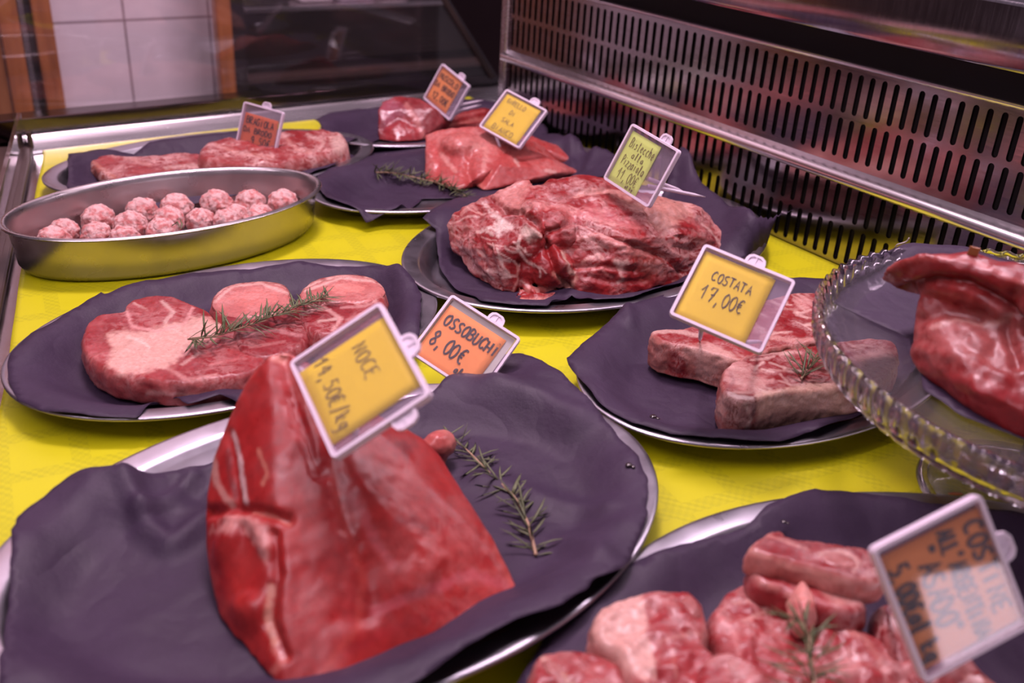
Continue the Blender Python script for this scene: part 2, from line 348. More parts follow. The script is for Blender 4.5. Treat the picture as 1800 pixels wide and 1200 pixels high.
# ------------------------------------------------------------------ the refrigerated counter
XG = 0.978
case = empty('display_counter', (0.5, 0.9, 0.0)); tag(case, 'stainless steel refrigerated meat counter with slotted air grilles and glass sides', 'display counter')
b = MB(); b.box(-0.45, 1.10, -0.25, 1.66, -0.10, -0.004); b.build('deck', M['steel'], case)
def grille(name, rows, z0, z1, y0, y1, x, pitch=0.0165, sw=0.0072, y_shift=0.0):
    V = []; F = []; n = 8
    th = np.linspace(0, math.pi, n)
    k0 = int(math.floor((y0 - y_shift) / pitch)); k1 = int((y1 - y_shift) / pitch)
    zs = [z0] + [0.5 * (rows[i][1] + rows[i + 1][0]) for i in range(len(rows) - 1)] + [z1]
    def q(*p):
        i = len(V); V.extend(p); F.append(list(range(i, i + len(p))))
    for k in range(k0, k1):
        yc = y_shift + (k + 0.5) * pitch; ya, yb = yc - pitch / 2, yc + pitch / 2
        for (s0, s1), za, zb in zip(rows, zs[:-1], zs[1:]):
            r = sw / 2
            hole = [(yc + r * math.cos(t), s1 - r + r * math.sin(t)) for t in th] + [(yc - r * math.cos(t), s0 + r - r * math.sin(t)) for t in th]
            outer = [(yb, s1 - r)] + [(yb + (ya - yb) * i / (n - 1), zb) for i in range(1, n - 1)] + [(ya, s1 - r)] + [(ya, s0 + r)] + [(ya + (yb - ya) * i / (n - 1), za) for i in range(1, n - 1)] + [(yb, s0 + r)]
            m = len(hole); i = len(V)
            V.extend([(x, y, z) for y, z in outer]); V.extend([(x, y, z) for y, z in hole]); V.extend([(x + 0.0015, y + (yc - y) * 0.06, z) for y, z in hole]); V.extend([(x + 0.004, y, z) for y, z in hole])
            for j in range(m):
                j2 = (j + 1) % m
                F.append((i + j, i + j2, i + m + j2, i + m + j)); F.append((i + m + j, i + m + j2, i + 2 * m + j2, i + 2 * m + j)); F.append((i + 2 * m + j, i + 2 * m + j2, i + 3 * m + j2, i + 3 * m + j))
            F.append((i, i + m - 1, i + m + m - 1, i + m)) if False else None
            q((x, yb, zb), (x, ya, zb), (x, ya, s1 - r)) if False else None
            # fill the corners between the stadium band and the cell
            F.append((i, i + 1, len(V))); V.append((x, yb, zb)); F.append((i + n - 1, i + n - 2, len(V))); V.append((x, ya, zb))
            F.append((i + n, i + n + 1, len(V))); V.append((x, ya, za)); F.append((i + 2 * n - 1, i + 2 * n - 2, len(V))); V.append((x, yb, za))
    o = obj(name, V, F, M['grille'], case, smooth=False); return o
YG = 1.47
grille('upper_grille', [(0.129, 0.175), (0.181, 0.228)], 0.118, 0.234, -0.2, YG, XG)
grille('lower_grille', [(0.006, 0.051), (0.057, 0.099)], -0.003, 0.104, -0.2, YG, XG)
b = MB(); b.extrude_y([(XG + 0.03, -0.003), (XG + 0.05, -0.003), (XG + 0.05, 0.27), (XG + 0.03, 0.27)], -0.2, YG); b.build('air_plenum', M['dark'], case)
b = MB(); pr = [(XG + 0.006, 0.121)] + [(XG - 0.011 + 0.008 * math.sin(t) - 0.008 * 0, 0.1085 + 0.0095 * math.cos(t)) for t in np.linspace(0.5, -math.pi + 0.1, 9)]
pr = [(XG + 0.001, 0.122), (XG - 0.004, 0.1185), (XG - 0.010, 0.1175), (XG - 0.015, 0.1155), (XG - 0.0175, 0.111), (XG - 0.0165, 0.106), (XG - 0.012, 0.1025), (XG - 0.004, 0.1015), (XG + 0.001, 0.101), (XG + 0.006, 0.101), (XG + 0.006, 0.122)]
b.extrude_y(pr, -0.2, YG); autosmooth(b.build('bumper_rail', M['rail'], case), 50)
b = MB(); pr = [(XG + 0.002, 0.2335), (XG - 0.003, 0.2345), (XG - 0.004, 0.237), (XG - 0.002, 0.2395), (XG + 0.003, 0.240), (XG + 0.012, 0.237), (XG + 0.012, 0.2335)]
b.extrude_y(pr, -0.2, YG); autosmooth(b.build('grille_lip', M['rail'], case), 60)
XP = 0.958
b = MB(); pr = [(XP, 0.330), (XP, 0.276), (XP + 0.003, 0.271), (XP + 0.010, 0.269), (XP + 0.05, 0.269), (XP + 0.05, 0.275), (XP + 0.014, 0.276), (XP + 0.012, 0.325), (XP + 0.30, 0.325), (XP + 0.30, 0.336), (XP + 0.006, 0.336), (XP + 0.002, 0.334)]
b.extrude_y(pr, -0.2, YG + 0.13); autosmooth(b.build('worktop_fascia', M['panel'], case), 40)
b = MB(); b.box(XG - 0.006, XG + 0.03, YG, YG + 0.02, -0.003, 0.27); o = b.build('corner_post', M['kerb'], case); bevel(o, 0.003)
# steel kerb at the far end, glass end pane and dark sill outside it
CL = np.array([0.205, 1.586])        # far left corner
SK = lambda x: 0.035 * (x - 0.5)     # the end runs slightly out of square
b = MB(); pr = [(1.577, -0.003), (1.579, 0.002), (1.595, 0.0165), (1.597, 0.0195), (1.602, 0.021), (1.606, 0.019), (1.607, -0.003)]
b.rings([np.array([(x, y + SK(x), z) for y, z in pr]) for x in (CL[0], 1.09)]); autosmooth(b.build('end_kerb', M['kerb'], case), 50)
b = MB(); b.rings([np.array([(x, y + SK(x), z) for y, z in ((1.6155, -.1), (1.66, -.1), (1.66, .04), (1.6155, .04))]) for x in (.17, 1.10)]); o = b.build('outer_sill', M['dark_mirror'], case); bevel(o, 0.003)
def prism_xz(poly, y0, y1, name, m):
    b = MB(); b.rings([np.array([(x, y + SK(x), z) for x, z in poly]) for y in (y0, y1)]); return b.build(name, m, case)
prism_xz([(CL[0] - 0.01, 0.018), (1.075, 0.018), (0.895, 0.25), (0.895, 0.45), (CL[0] - 0.01, 0.45)], 1.608, 1.613, 'end_glass', M['glass'])
e0, e1 = np.array([1.046, 0.036]), np.array([0.900, 0.226])
dv = (e1 - e0) / np.linalg.norm(e1 - e0); nv = np.array([dv[1], -dv[0]]) * 0.004
prism_xz([e0 - nv, e0 + nv, e1 + nv, e1 - nv], 1.6005, 1.6075, 'glass_edge_trim', M['gasket'])
prism_xz([(1.046, 0.036), (1.30, 0.036), (1.30, 0.45), (0.728, 0.45)], 1.615, 1.619, 'end_mirror_panel', M['dark_mirror'])
# customer side glass on a steel base profile, splayed 13 degrees
g0, g1_ = CL, np.array([-0.135, 0.115]); gd = (g1_ - g0) / np.linalg.norm(g1_ - g0); gn = np.array([gd[1], -gd[0]])
if gn[0] > 0: gn = -gn
def wall_strip(o0, o1, z0, z1, name, m, bev=0):
    p = [g0 + gn * o0, g1_ + gn * o0, g1_ + gn * o1, g0 + gn * o1]; b = MB()
    b.rings([np.array([(q[0], q[1], z) for q in p]) for z in (z0, z1)]); o = b.build(name, m, case)
    if bev: bevel(o, bev)
    return o
wall_strip(-0.009, 0.012, -0.003, 0.007, 'front_profile', M['gasket'], 0.003)
wall_strip(0.0, 0.005, 0.0085, 0.055, 'front_glass', M['glass'])
wall_strip(0.02, 0.06, -0.10, 0.005, 'front_sill', M['gasket'])
b = MB(); b.tube([(CL[0] + 0.004, CL[1] - 0.012, -0.003), (CL[0] + 0.004, CL[1] - 0.012, 0.028)], 0.004, 10); b.build('corner_bolt', M['gasket'], case)

# ------------------------------------------------------------------ yellow tablecloth
def cloth():
    s = 0.008; gx = np.arange(-0.25, XG - 0.001, s); gy = np.linspace(0.02, 1.5765, 195)
    XX, YY = np.meshgrid(gx, gy, indexing='ij'); P = np.c_[XX.ravel(), YY.ravel()]
    # left edge follows the splayed glass with a slightly wavy hem
    tl = (P[:, 1] - g0[1]) / (g1_[1] - g0[1]); xl = g0[0] + tl * (g1_[0] - g0[0]) + 0.020 + 0.006 * noise(np.c_[P[:, 1] * 5, P[:, 1] * 0, P[:, 1] * 0])
    fx = (P[:, 0] - gx[0]) / (gx[-1] - gx[0]); x = xl + fx * (XG - 0.0015 - xl)
    yy = P[:, 1] + SK(x) * P[:, 1] / 1.58
    z = 0.0008 + 0.0012 * sstep(0.1, 0.6, fbm(np.c_[x * 5, P[:, 1] * 5, x * 0], 3)) + 0.010 * sstep(1.30, 1.5, P[:, 1]) * sstep(0.93, 0.975, x)
    n0, n1 = len(gx), len(gy); V = np.c_[x, yy, z]
    F = [(i * n1 + j, (i + 1) * n1 + j, (i + 1) * n1 + j + 1, i * n1 + j + 1) for i in range(n0 - 1) for j in range(n1 - 1)]
    o = obj('tablecloth', V, F, M['cloth']); so = o.modifiers.new('thickness', 'SOLIDIFY'); so.thickness = 0.0006
    tag(o, 'bright yellow patterned tablecloth covering the deck of the counter', 'tablecloth')
cloth()
# ------------------------------------------------------------------ trays
class Tray:
    def __init__(s, cx, cy, a, b, th, zb=0.0025, h=0.022, tx=0.0, ty=0.0):
        s.c = np.array([cx, cy]); s.a = a; s.b = b; s.th = th; s.zb = zb; s.h = h; s.tx = tx; s.ty = ty
    def uv(s, P):
        d = np.asarray(P)[:, :2] - s.c; c, n = math.cos(s.th), math.sin(s.th)
        return d[:, 0] * c + d[:, 1] * n, -d[:, 0] * n + d[:, 1] * c
    def dist(s, P):
        u, v = s.uv(P); r = np.sqrt((u / s.a) ** 2 + (v / s.b) ** 2) + 1e-9
        return (1 - r) / (np.sqrt((u / s.a ** 2) ** 2 + (v / s.b ** 2) ** 2) / r + 1e-9)
    def base(s, P): u, v = s.uv(P); return s.zb + s.tx * u + s.ty * v
    def paperz(s, P):
        d = s.dist(P); z = s.base(P) + 0.0022 + (s.h - 0.0012) * (1 - sstep(0.012, 0.060, d))
        return np.where(d < 0, z + d * 0.22, z)
    def ring(s, o, z):
        t = np.linspace(0, 2 * np.pi, 96, endpoint=False); u, v = s.a * np.cos(t), s.b * np.sin(t)
        nx, ny = np.cos(t) / s.a, np.sin(t) / s.b; l = np.hypot(nx, ny); u = u - o * nx / l; v = v - o * ny / l
        zz = s.zb + z + s.tx * u + s.ty * v
        c, n = math.cos(s.th), math.sin(s.th); return np.c_[s.c[0] + u * c - v * n, s.c[1] + u * n + v * c, zz]
    def build(s, label):
        h = s.h; b = MB()
        prof = [(0.055, 0.0014), (0.040, 0.0014), (0.036, 0.0020), (0.032, 0.0042), (0.021, h - 0.0042), (0.0185, h - 0.0022), (0.0165, h - 0.0016), (0.004, h), (0.0012, h - 0.0002), (0.0, h - 0.0012), (0.0002, h - 0.0028), (0.0016, h - 0.003), (0.0022, h - 0.0018), (0.0165, h - 0.0030), (0.020, h - 0.0036), (0.0225, h - 0.0062), (0.0345, 0.0022), (0.038, 0.0)]
        b.rings([s.ring(o, z) for o, z in prof]); o = autosmooth(b.build('oval_tray', M['tray']), 60)
        tag(o, label, 'tray', 'oval steel meat trays'); return o
TA = Tray(0.420, 1.354, 0.235, 0.136, 0.05)
TB = Tray(0.787, 1.420, 0.184, 0.124, 0.10)
TC = Tray(0.7146, 1.1468, 0.2439, 0.1246, 0.0409)
TD = Tray(0.7135, 0.864, 0.2590, 0.1720, 0.1548, zb=0.006)
TE = Tray(0.2640, 0.8346, 0.2090, 0.1440, 0.1335)
TF = Tray(0.2290, 0.5100, 0.2400, 0.1650, 0.0069, zb=0.007)
TG = Tray(0.6950, 0.5580, 0.2230, 0.1440, 0.1093)
TH = Tray(0.5072, 0.2149, 0.235, 0.160, -0.488, zb=0.0025, h=0.020)
TA.build('oval steel tray at the back left, half hidden behind the pan of meatballs')
TB.build('oval steel tray in the far right corner against the end kerb')
TC.build('oval steel tray under the veal, behind the large shoulder joint')
TD.build('large oval steel tray with a wide bare rim under the shoulder joint')
TE.build('oval steel tray under the shin slices on the left')
TF.build('large oval steel tray in the left foreground under the tall peaked joint')
TG.build('oval steel tray under the two rib steaks, left of the glass stand')
TH.build('oval steel tray in the bottom right corner under the short ribs')

# ------------------------------------------------------------------ black paper sheets
def cdt(boundary, s, jitter=0.25):
    lo, hi = boundary.min(0), boundary.max(0); gx = np.arange(lo[0], hi[0], s); gy = np.arange(lo[1], hi[1], s * 0.87)
    XX, YY = np.meshgrid(gx, gy, indexing='ij'); XX = XX + (np.arange(len(gy)) % 2)[None, :] * s * 0.5
    G = np.c_[XX.ravel(), YY.ravel()] + RNG.uniform(-jitter, jitter, (XX.size, 2)) * s * 0.5
    G = G[inside(G, boundary)]; G = G[seg_dist(G, boundary, True) > s * 0.55]
    pts = [Vector(p) for p in np.r_[boundary, G]]; n = len(boundary)
    r = delaunay_2d_cdt(pts, [(i, (i + 1) % n) for i in range(n)], [], 1, 1e-7)
    V = np.array([tuple(v) for v in r[0]]); F = [tuple(f) for f in r[2]]; return V, F
def paper(tr, outline, label, wr=0.004, seed=0.0, folds=(), L=0.06, s=0.006, zfun=None, name='butcher_paper', drops=()):
    zf = zfun or tr.paperz; B = np.array([o[:2] for o in outline], float); dz = np.array([o[2] if len(o) > 2 else 0.0 for o in outline])
    xy = np.zeros((len(B), 2)); z = np.full(len(B), 0.02)
    for _ in range(6): xy = at_m(B, z)[:, :2]; xy[:, 0] = np.minimum(xy[:, 0], 0.972); z = zf(xy) + dz
    Q = resample(np.c_[xy, dz], s * 0.8); bd = Q[:, :2] + off(Q, 0.0012, 60, seed)
    V, F = cdt(bd, s)
    d = np.full(len(V), 1e9); ex = np.zeros(len(V))
    for q, e in zip(Q[:, :2], Q[:, 2]):
        dd = ((V - q) ** 2).sum(1); k = dd < d; d[k] = dd[k]; ex[k] = e
    d = np.sqrt(d); w = np.zeros(len(V)); tot = np.zeros(len(V))
    for q, e in zip(Q[::2, :2], Q[::2, 2]):
        ww = 1 / (((V - q) ** 2).sum(1) + 2e-5) ** 1.5; w += ww * e; tot += ww
    lift = w / tot * np.exp(-(d / L) ** 2)
    N = np.c_[V, np.full(len(V), seed)]
    pr_ = np.random.default_rng(int(seed * 7) + 1); lo, hi = V.min(0), V.max(0)
    def facets(cell):
        K = int(np.prod((hi - lo) / cell)) + 3; c = pr_.uniform(lo, hi, (K, 2)); m = np.full(len(V), 9.0)
        for q in c: m = np.minimum(m, ((V - q) ** 2).sum(1))
        return np.sqrt(m) / cell
    msk = sstep(-0.15, 0.35, fbm(N * [9, 9, 1] + 4, 2))
    wrk = wr * (0.75 * np.clip(facets(0.075), 0, 1) + 0.45 * msk * np.clip(facets(0.035), 0, 1))
    edge = np.exp(-(d / 0.05) ** 2)
    zz = zf(V) + lift + wrk * (0.25 + 0.75 * edge) + wr * 0.7 * edge * np.clip(fbm(N * [16, 16, 1] + 9, 2), -0.2, 1)
    for line, width, amp in folds:
        l3 = np.array([at(x, y, 0.018)[:2] for x, y in line]); zz += amp * np.exp(-(seg_dist(V, l3) / width) ** 2)
    zz = np.maximum(zz, 0.0045)
    if zfun is None: zz = np.maximum(zz, tr.base(V) + 0.0022)
    V3 = np.c_[V, zz]; o = obj(name, V3, F, M['paper']); so = o.modifiers.new('thickness', 'SOLIDIFY'); so.thickness = 0.0004; so.offset = 1
    tag(o, label, 'paper', 'black butcher papers lining the dishes')
    for px, py, r in drops:
        c = at(px, py, 0.02); k = np.argmin(((V - c[:2]) ** 2).sum(1)); c = at(px, py, zz[k]); b = MB()
        for (ox, oy, rr) in ((0, 0, r), (r * 0.5, -r * 1.3, r * 0.6)):
            t = np.linspace(0, 2 * np.pi, 14, endpoint=False)
            b.rings([np.c_[c[0] + ox + rr * q * np.cos(t), c[1] + oy + rr * q * np.sin(t), np.full(14, c[2] + 0.0006 + rr * 0.5 * h)] for q, h in ((1, 0), (0.9, 0.4), (0.55, 0.85), (0.15, 1))])
        tag(b.build('juice_drop', M['drop'], o, smooth=True), 'wet dark bead of meat juice')
    return o
paper(TA, [(120, 273, .004), (180, 266), (235, 262), (262, 251), (300, 245), (345, 240), (440, 230), (560, 236), (612, 262), (590, 290), (500, 330), (300, 372), (140, 372), (118, 330)], 'black paper with a torn edge under the two braising slices behind the meatball pan', 0.003, 1.0)
paper(TB, [(553, 214), (580, 199), (650, 193), (720, 180), (870, 170), (905, 178), (960, 190), (1005, 222), (960, 246), (860, 250), (780, 246), (742, 238), (712, 250), (690, 252), (668, 247), (612, 251), (572, 236)], 'black paper in the far right corner under the dark lean joint', 0.004, 2.0)
paper(TC, [(553, 325), (562, 300), (592, 284), (625, 266), (690, 258), (800, 235), (940, 228), (990, 238, .006), (1032, 260, .012), (1066, 268, .012), (1098, 292, .006), (1082, 312), (1000, 325), (860, 346), (800, 350), (742, 352), (700, 366), (645, 400, -.014), (630, 372), (575, 352)], 'black paper with a hanging triangular corner under the pale veal pieces', 0.005, 3.0,
      folds=[([(1030, 300), (1060, 265)], .01, .010), ([(1000, 262), (1010, 305)], .008, .007)])
paper(TD, [(742, 383, .012), (766, 405), (772, 470), (800, 508), (845, 530), (905, 540), (960, 540), (1005, 520, .008), (1045, 531), (1110, 527), (1200, 497), (1290, 462), (1345, 440, .004), (1362, 395, .03), (1408, 369, .045), (1330, 374, .05), (1240, 312, .052), (1195, 283, .055), (1160, 335, .02), (1100, 345), (900, 345), (800, 350)], 'black paper with a tall flap at the right under the large shoulder joint', 0.0035, 4.0, L=0.09)
paper(TE, [(14, 668), (16, 630), (60, 588), (130, 548), (180, 521), (186, 524), (260, 499), (380, 479), (470, 469), (527, 462), (600, 467), (662, 470), (700, 479), (728, 500), (741, 520), (738, 590), (722, 640), (640, 690), (540, 716), (420, 716), (385, 700), (330, 712), (290, 706), (243, 735), (160, 735), (75, 727), (30, 705)], 'creased black paper covering the tray under the shin slices', 0.0055, 5.0,
      folds=[([(700, 480), (720, 590)], .012, .006), ([(290, 706), (385, 690)], .012, .006)])
paper(TG, [(995, 632, .006), (1035, 598), (1060, 576), (1090, 545, .004), (1130, 532), (1180, 518), (1300, 500), (1410, 490), (1500, 496), (1600, 560), (1615, 640), (1560, 705, .004), (1500, 735), (1440, 752, .007), (1415, 768), (1370, 783), (1290, 779), (1180, 766), (1110, 746), (1055, 715), (1008, 660)], 'black paper with two wet beads under the rib steaks', 0.004, 6.0,
      folds=[([(1095, 545), (1105, 580)], .006, .006)], drops=[(1148, 733, .0032)])
paper(TF, [(0, 1300), (8, 1130), (22, 970), (30, 915), (52, 893), (125, 845), (210, 838, .004), (300, 832), (365, 828), (480, 770), (640, 720), (760, 690), (832, 655), (880, 633, .008), (915, 633, .009), (952, 650, .005), (1040, 720), (1086, 770), (1116, 800), (1139, 850), (1136, 912), (1120, 962), (1098, 1005, .006), (1060, 1015, .009), (1042, 1028, .006), (1026, 1048, .007), (985, 1074, .009), (930, 1094, .006), (868, 1124, .006), (780, 1176, .005), (690, 1240, .004), (500, 1360), (150, 1420)], 'large crumpled black paper in the left foreground under the tall peaked joint', 0.009, 7.0, L=0.07,
      folds=[([(215, 850), (260, 925), (300, 950), (365, 905)], .009, .009), ([(250, 905), (300, 880), (340, 840)], .006, .007), ([(850, 830), (1060, 900)], .012, .006), ([(1000, 950), (1050, 1010)], .010, .006), ([(870, 700), (1010, 760)], .014, .006)], drops=[(1105, 818, .0028)], s=0.0045)
paper(TH, [(1085, 1003), (1130, 985), (1200, 962), (1310, 932), (1348, 895, .004), (1430, 866), (1530, 870), (1640, 886), (1720, 893), (1780, 900), (1830, 915), (1950, 1050), (1900, 1300), (1300, 1500), (900, 1420), (880, 1250), (960, 1120)], 'black paper in the bottom right corner under the short ribs', 0.004, 8.0, drops=[(1378, 918, .002), (1585, 915, .002)])
# ================================================================== MEAT
RED = lin(158, 46, 50); DEEP = lin(120, 26, 32); PALE = lin(190, 88, 86); FAT = lin(214, 168, 158); PINKFAT = lin(206, 134, 124); BONE = lin(205, 150, 138); SAT = np.array([0.68, 0.53, 0.52]); DRY = lin(96, 40, 40)
def paint(V, base0, base1, freq, overlays, px=None, seed=0.0, under=None):
    px = proj(V) if px is None else px
    w = 0.65 * sstep(-0.35, 0.4, fbm(V * freq + seed, 4))[:, None]; c = base0 * (1 - w) + base1 * w
    if under is not None: c = c * (1 - under[1][:, None]) + np.asarray(under[0]) * under[1][:, None]
    n1_ = fbm(V * 160 + 3.3 + seed, 3); n2_ = fbm(V * 420 + 8.1, 2)
    for kind, pts, width, col, k in overlays:
        if col[0] > 0.5: col = np.asarray(col) * [0.88, 1.08, 1.05]
        pts = np.asarray(pts, float); n1 = n1_; n2 = n2_
        if kind == 'p':
            sd = seg_dist(px, pts, True) * np.where(inside(px, pts), -1, 1); m = 1 - sstep(-width, width, sd + n1 * width * 1.2)
        else: m = 1 - sstep(0.25, 1.0, seg_dist(px, pts) / width + 0.35 * n1 + 0.15 * n2)
        m = np.clip(m * k * (0.88 + 0.2 * n2), 0, 1)[:, None]; c = c * (1 - m) + np.asarray(col) * m
    return np.clip(c, 0, 1)
def slab(outline, ztop, thick, mat, base=(RED, PALE), ov=(), s=0.0022, rr=0.005, seed=0.0, bumpy=0.0012, freq=30, parent=None, name='meat_slice', label=None, cat='meat', group=None, per=6, slope=(0, 0), bulge=0.0015, dz=None, side=None):
    O = np.array([p[:2] for p in outline], float); w = at_m(O, ztop)[:, :2]
    bd = resample(spline(w, per), s * 1.1); bd = bd + off(bd, 0.0012, 70, seed); c0 = bd.mean(0)
    V, F = cdt(bd, s); n = len(bd); d = seg_dist(V, bd, True); d[:n] = 0
    t = 1 - np.clip(d / rr, 0, 1); z = ztop - rr * (1 - np.sqrt(np.clip(1 - t * t, 0, 1)))
    N = np.c_[V, np.full(len(V), seed)]
    z = z + bumpy * (fbm(N * [45, 45, 1], 4) - 0.1) * np.clip(d / rr, 0.15, 1) + (V - c0) @ np.array(slope)
    if dz: z = z + dz(V)
    T = np.c_[V, z]
    # sides
    bi = T[:n]; ctr = bi.mean(0); tang = np.roll(bi, -1, 0) - np.roll(bi, 1, 0); nr = np.c_[tang[:, 1], -tang[:, 0]]; nr /= np.linalg.norm(nr, axis=1)[:, None] + 1e-12
    area2 = np.sum(bi[:, 0] * np.roll(bi[:, 1], -1) - np.roll(bi[:, 0], -1) * bi[:, 1])
    if area2 < 0: nr = -nr
    K = max(int((thick - rr) / s), 4); R = []
    zb = ztop - thick
    for k in range(1, K + 1):
        f = k / K; zz = bi[:, 2] * (1 - f) + zb * f
        ob = bulge * math.sin(math.pi * min(f * 1.15, 1)) - (0.003 if k == K else 0) + 0.0016 * fbm(np.c_[bi[:, 0] * 90, bi[:, 1] * 90, zz * 90 + seed], 3)
        R.append(np.c_[bi[:, :2] + nr * np.reshape(ob, (-1, 1)), zz])
    Vall = np.concatenate([T] + R + [np.r_[ctr[:2], zb][None]]); Fa = [tuple(f) for f in F]; base_i = len(T)
    prev = list(range(n))
    for k in range(K):
        cur = list(range(base_i + k * n, base_i + (k + 1) * n))
        Fa += [(prev[j], prev[(j + 1) % n], cur[(j + 1) % n], cur[j]) for j in range(n)]; prev = cur
    Fa += [(prev[j], prev[(j + 1) % n], len(Vall) - 1) for j in range(n)]
    under = None
    if side is not None:
        cs, ks = side; m = np.r_[np.zeros(len(T)), np.ones(len(Vall) - len(T))] * np.clip(ks + 0.5 * fbm(Vall * 60 + seed, 3), 0, 1); m[:len(T)] = np.clip(1 - d / 0.004, 0, 1) * ks
        under = (cs, m)
    col = paint(Vall, base[0] * SAT, base[1] * SAT, freq, ov, seed=seed, under=under)
    o = obj(name, Vall, Fa, mat, parent, attrs={'tint': col})
    if label: tag(o, label, cat, group)
    return o
def icosphere(c, r, rot=0.0, sub=3):
    bm = bmesh.new(); bmesh.ops.create_icosphere(bm, subdivisions=sub, radius=1.0); V = np.array([v.co[:] for v in bm.verts]); bm.free()
    V = V * np.array(r); cr, sr = math.cos(rot), math.sin(rot)
    return np.c_[V[:, 0] * cr - V[:, 1] * sr, V[:, 0] * sr + V[:, 1] * cr, V[:, 2]] + c
def lump(pieces, mat, z0, voxel=0.002, smooth=6, base=(RED, PALE), ov=(), grooves=(), amp=0.0015, freq=40, cfreq=22, seed=0.0, name='meat_joint', label=None, cat='meat', group=None, parent=None, zfun=None, stretch=(1, 1, 1), pull=()):
    bm = bmesh.new()
    for pc in pieces:
        pts = icosphere(P3(pc[1]), pc[2], pc[3] if len(pc) > 3 else 0.0, 2) if pc[0] == 'e' else np.array([P3(p) for p in pc])
        t = bmesh.new(); [t.verts.new(p) for p in pts]; r = bmesh.ops.convex_hull(t, input=t.verts)
        bmesh.ops.delete(t, geom=[v for v in t.verts if not v.link_faces], context='VERTS')
        bmesh.ops.recalc_face_normals(t, faces=t.faces)
        me = bpy.data.meshes.new('tmp'); t.to_mesh(me); t.free(); bm.from_mesh(me); bpy.data.meshes.remove(me)
    me = bpy.data.meshes.new('tmp'); bm.to_mesh(me); bm.free(); o = bpy.data.objects.new('tmp', me); COL.objects.link(o)
    rm = o.modifiers.new('r', 'REMESH'); rm.mode = 'VOXEL'; rm.voxel_size = voxel
    dg = bpy.context.evaluated_depsgraph_get(); dg.update(); ev = o.evaluated_get(dg).to_mesh()
    V = np.zeros(len(ev.vertices) * 3); ev.vertices.foreach_get('co', V); V = V.reshape(-1, 3)
    F = [tuple(p.vertices) for p in ev.polygons]; bpy.data.objects.remove(o); bpy.data.meshes.remove(me)
    E = np.array(sorted({(min(a, b), max(a, b)) for f in F for a, b in zip(f, f[1:] + f[:1])}))
    deg = np.bincount(E.ravel(), minlength=len(V)).astype(float)[:, None]
    def lap(X):
        A = np.zeros_like(X); np.add.at(A, E[:, 0], X[E[:, 1]]); np.add.at(A, E[:, 1], X[E[:, 0]]); return A / deg
    for k in range(smooth):
        V = V + 0.6 * (lap(V) - V)
        V = V - 0.3 * (lap(V) - V)
    fa = np.array([f for f in F if len(f) == 4])
    def normals(V):
        fn = np.cross(V[fa[:, 2]] - V[fa[:, 0]], V[fa[:, 3]] - V[fa[:, 1]]); N = np.zeros_like(V)
        for k in range(4): np.add.at(N, fa[:, k], fn)
        N /= np.linalg.norm(N, axis=1)[:, None] + 1e-12; return N
    N = normals(V)
    if ((V - V.mean(0)) * N).sum() < 0: N = -N
    px = proj(V); facing = ((EYE - V) * N).sum(1) > 0
    disp = amp * (fbm(V * freq * np.array(stretch) + seed, 4))
    for line, width, depth in grooves:
        l = np.asarray(line, float); q = seg_dist(px, l) / width + 0.25 * fbm(V * 120 + seed, 2); disp -= np.where(facing, depth * np.exp(-q ** 2), 0)
    V = V + N * disp[:, None]
    if zfun is not None: V[:, 2] = np.maximum(V[:, 2], zfun(V) + 0.0008)
    V[:, 2] = np.maximum(V[:, 2], z0)
    col = paint(V, base[0] * SAT, base[1] * SAT, cfreq, ov, px, seed)
    r = obj(name, V, F, mat, parent, attrs={'tint': col})
    if label: tag(r, label, cat, group)
    return r
def C(x0, y0, sc):                       # reads points noted on an enlarged detail of the photograph
    return lambda *p: [(x0 + p[i] / sc, y0 + p[i + 1] / sc) for i in range(0, len(p), 2)]

def streaks(x0, x1, y0, y1, ang, n, ln, wd, col, k, seed):
    r = np.random.default_rng(seed); out = []
    for _ in range(n):
        x, y = r.uniform(x0, x1), r.uniform(y0, y1); a = math.radians(ang + r.normal(0, 22)); L = ln * r.uniform(.5, 1.4); c = r.normal(0, .25); p = []
        for q in np.linspace(-.5, .5, 5): p.append((x + L * q * math.cos(a) - c * L * q * q * math.sin(a), y + L * q * math.sin(a) * .6 + c * L * q * q))
        out.append(('l', p, wd * r.uniform(.6, 1.3), col, k * r.uniform(.5, 1)))
    return out
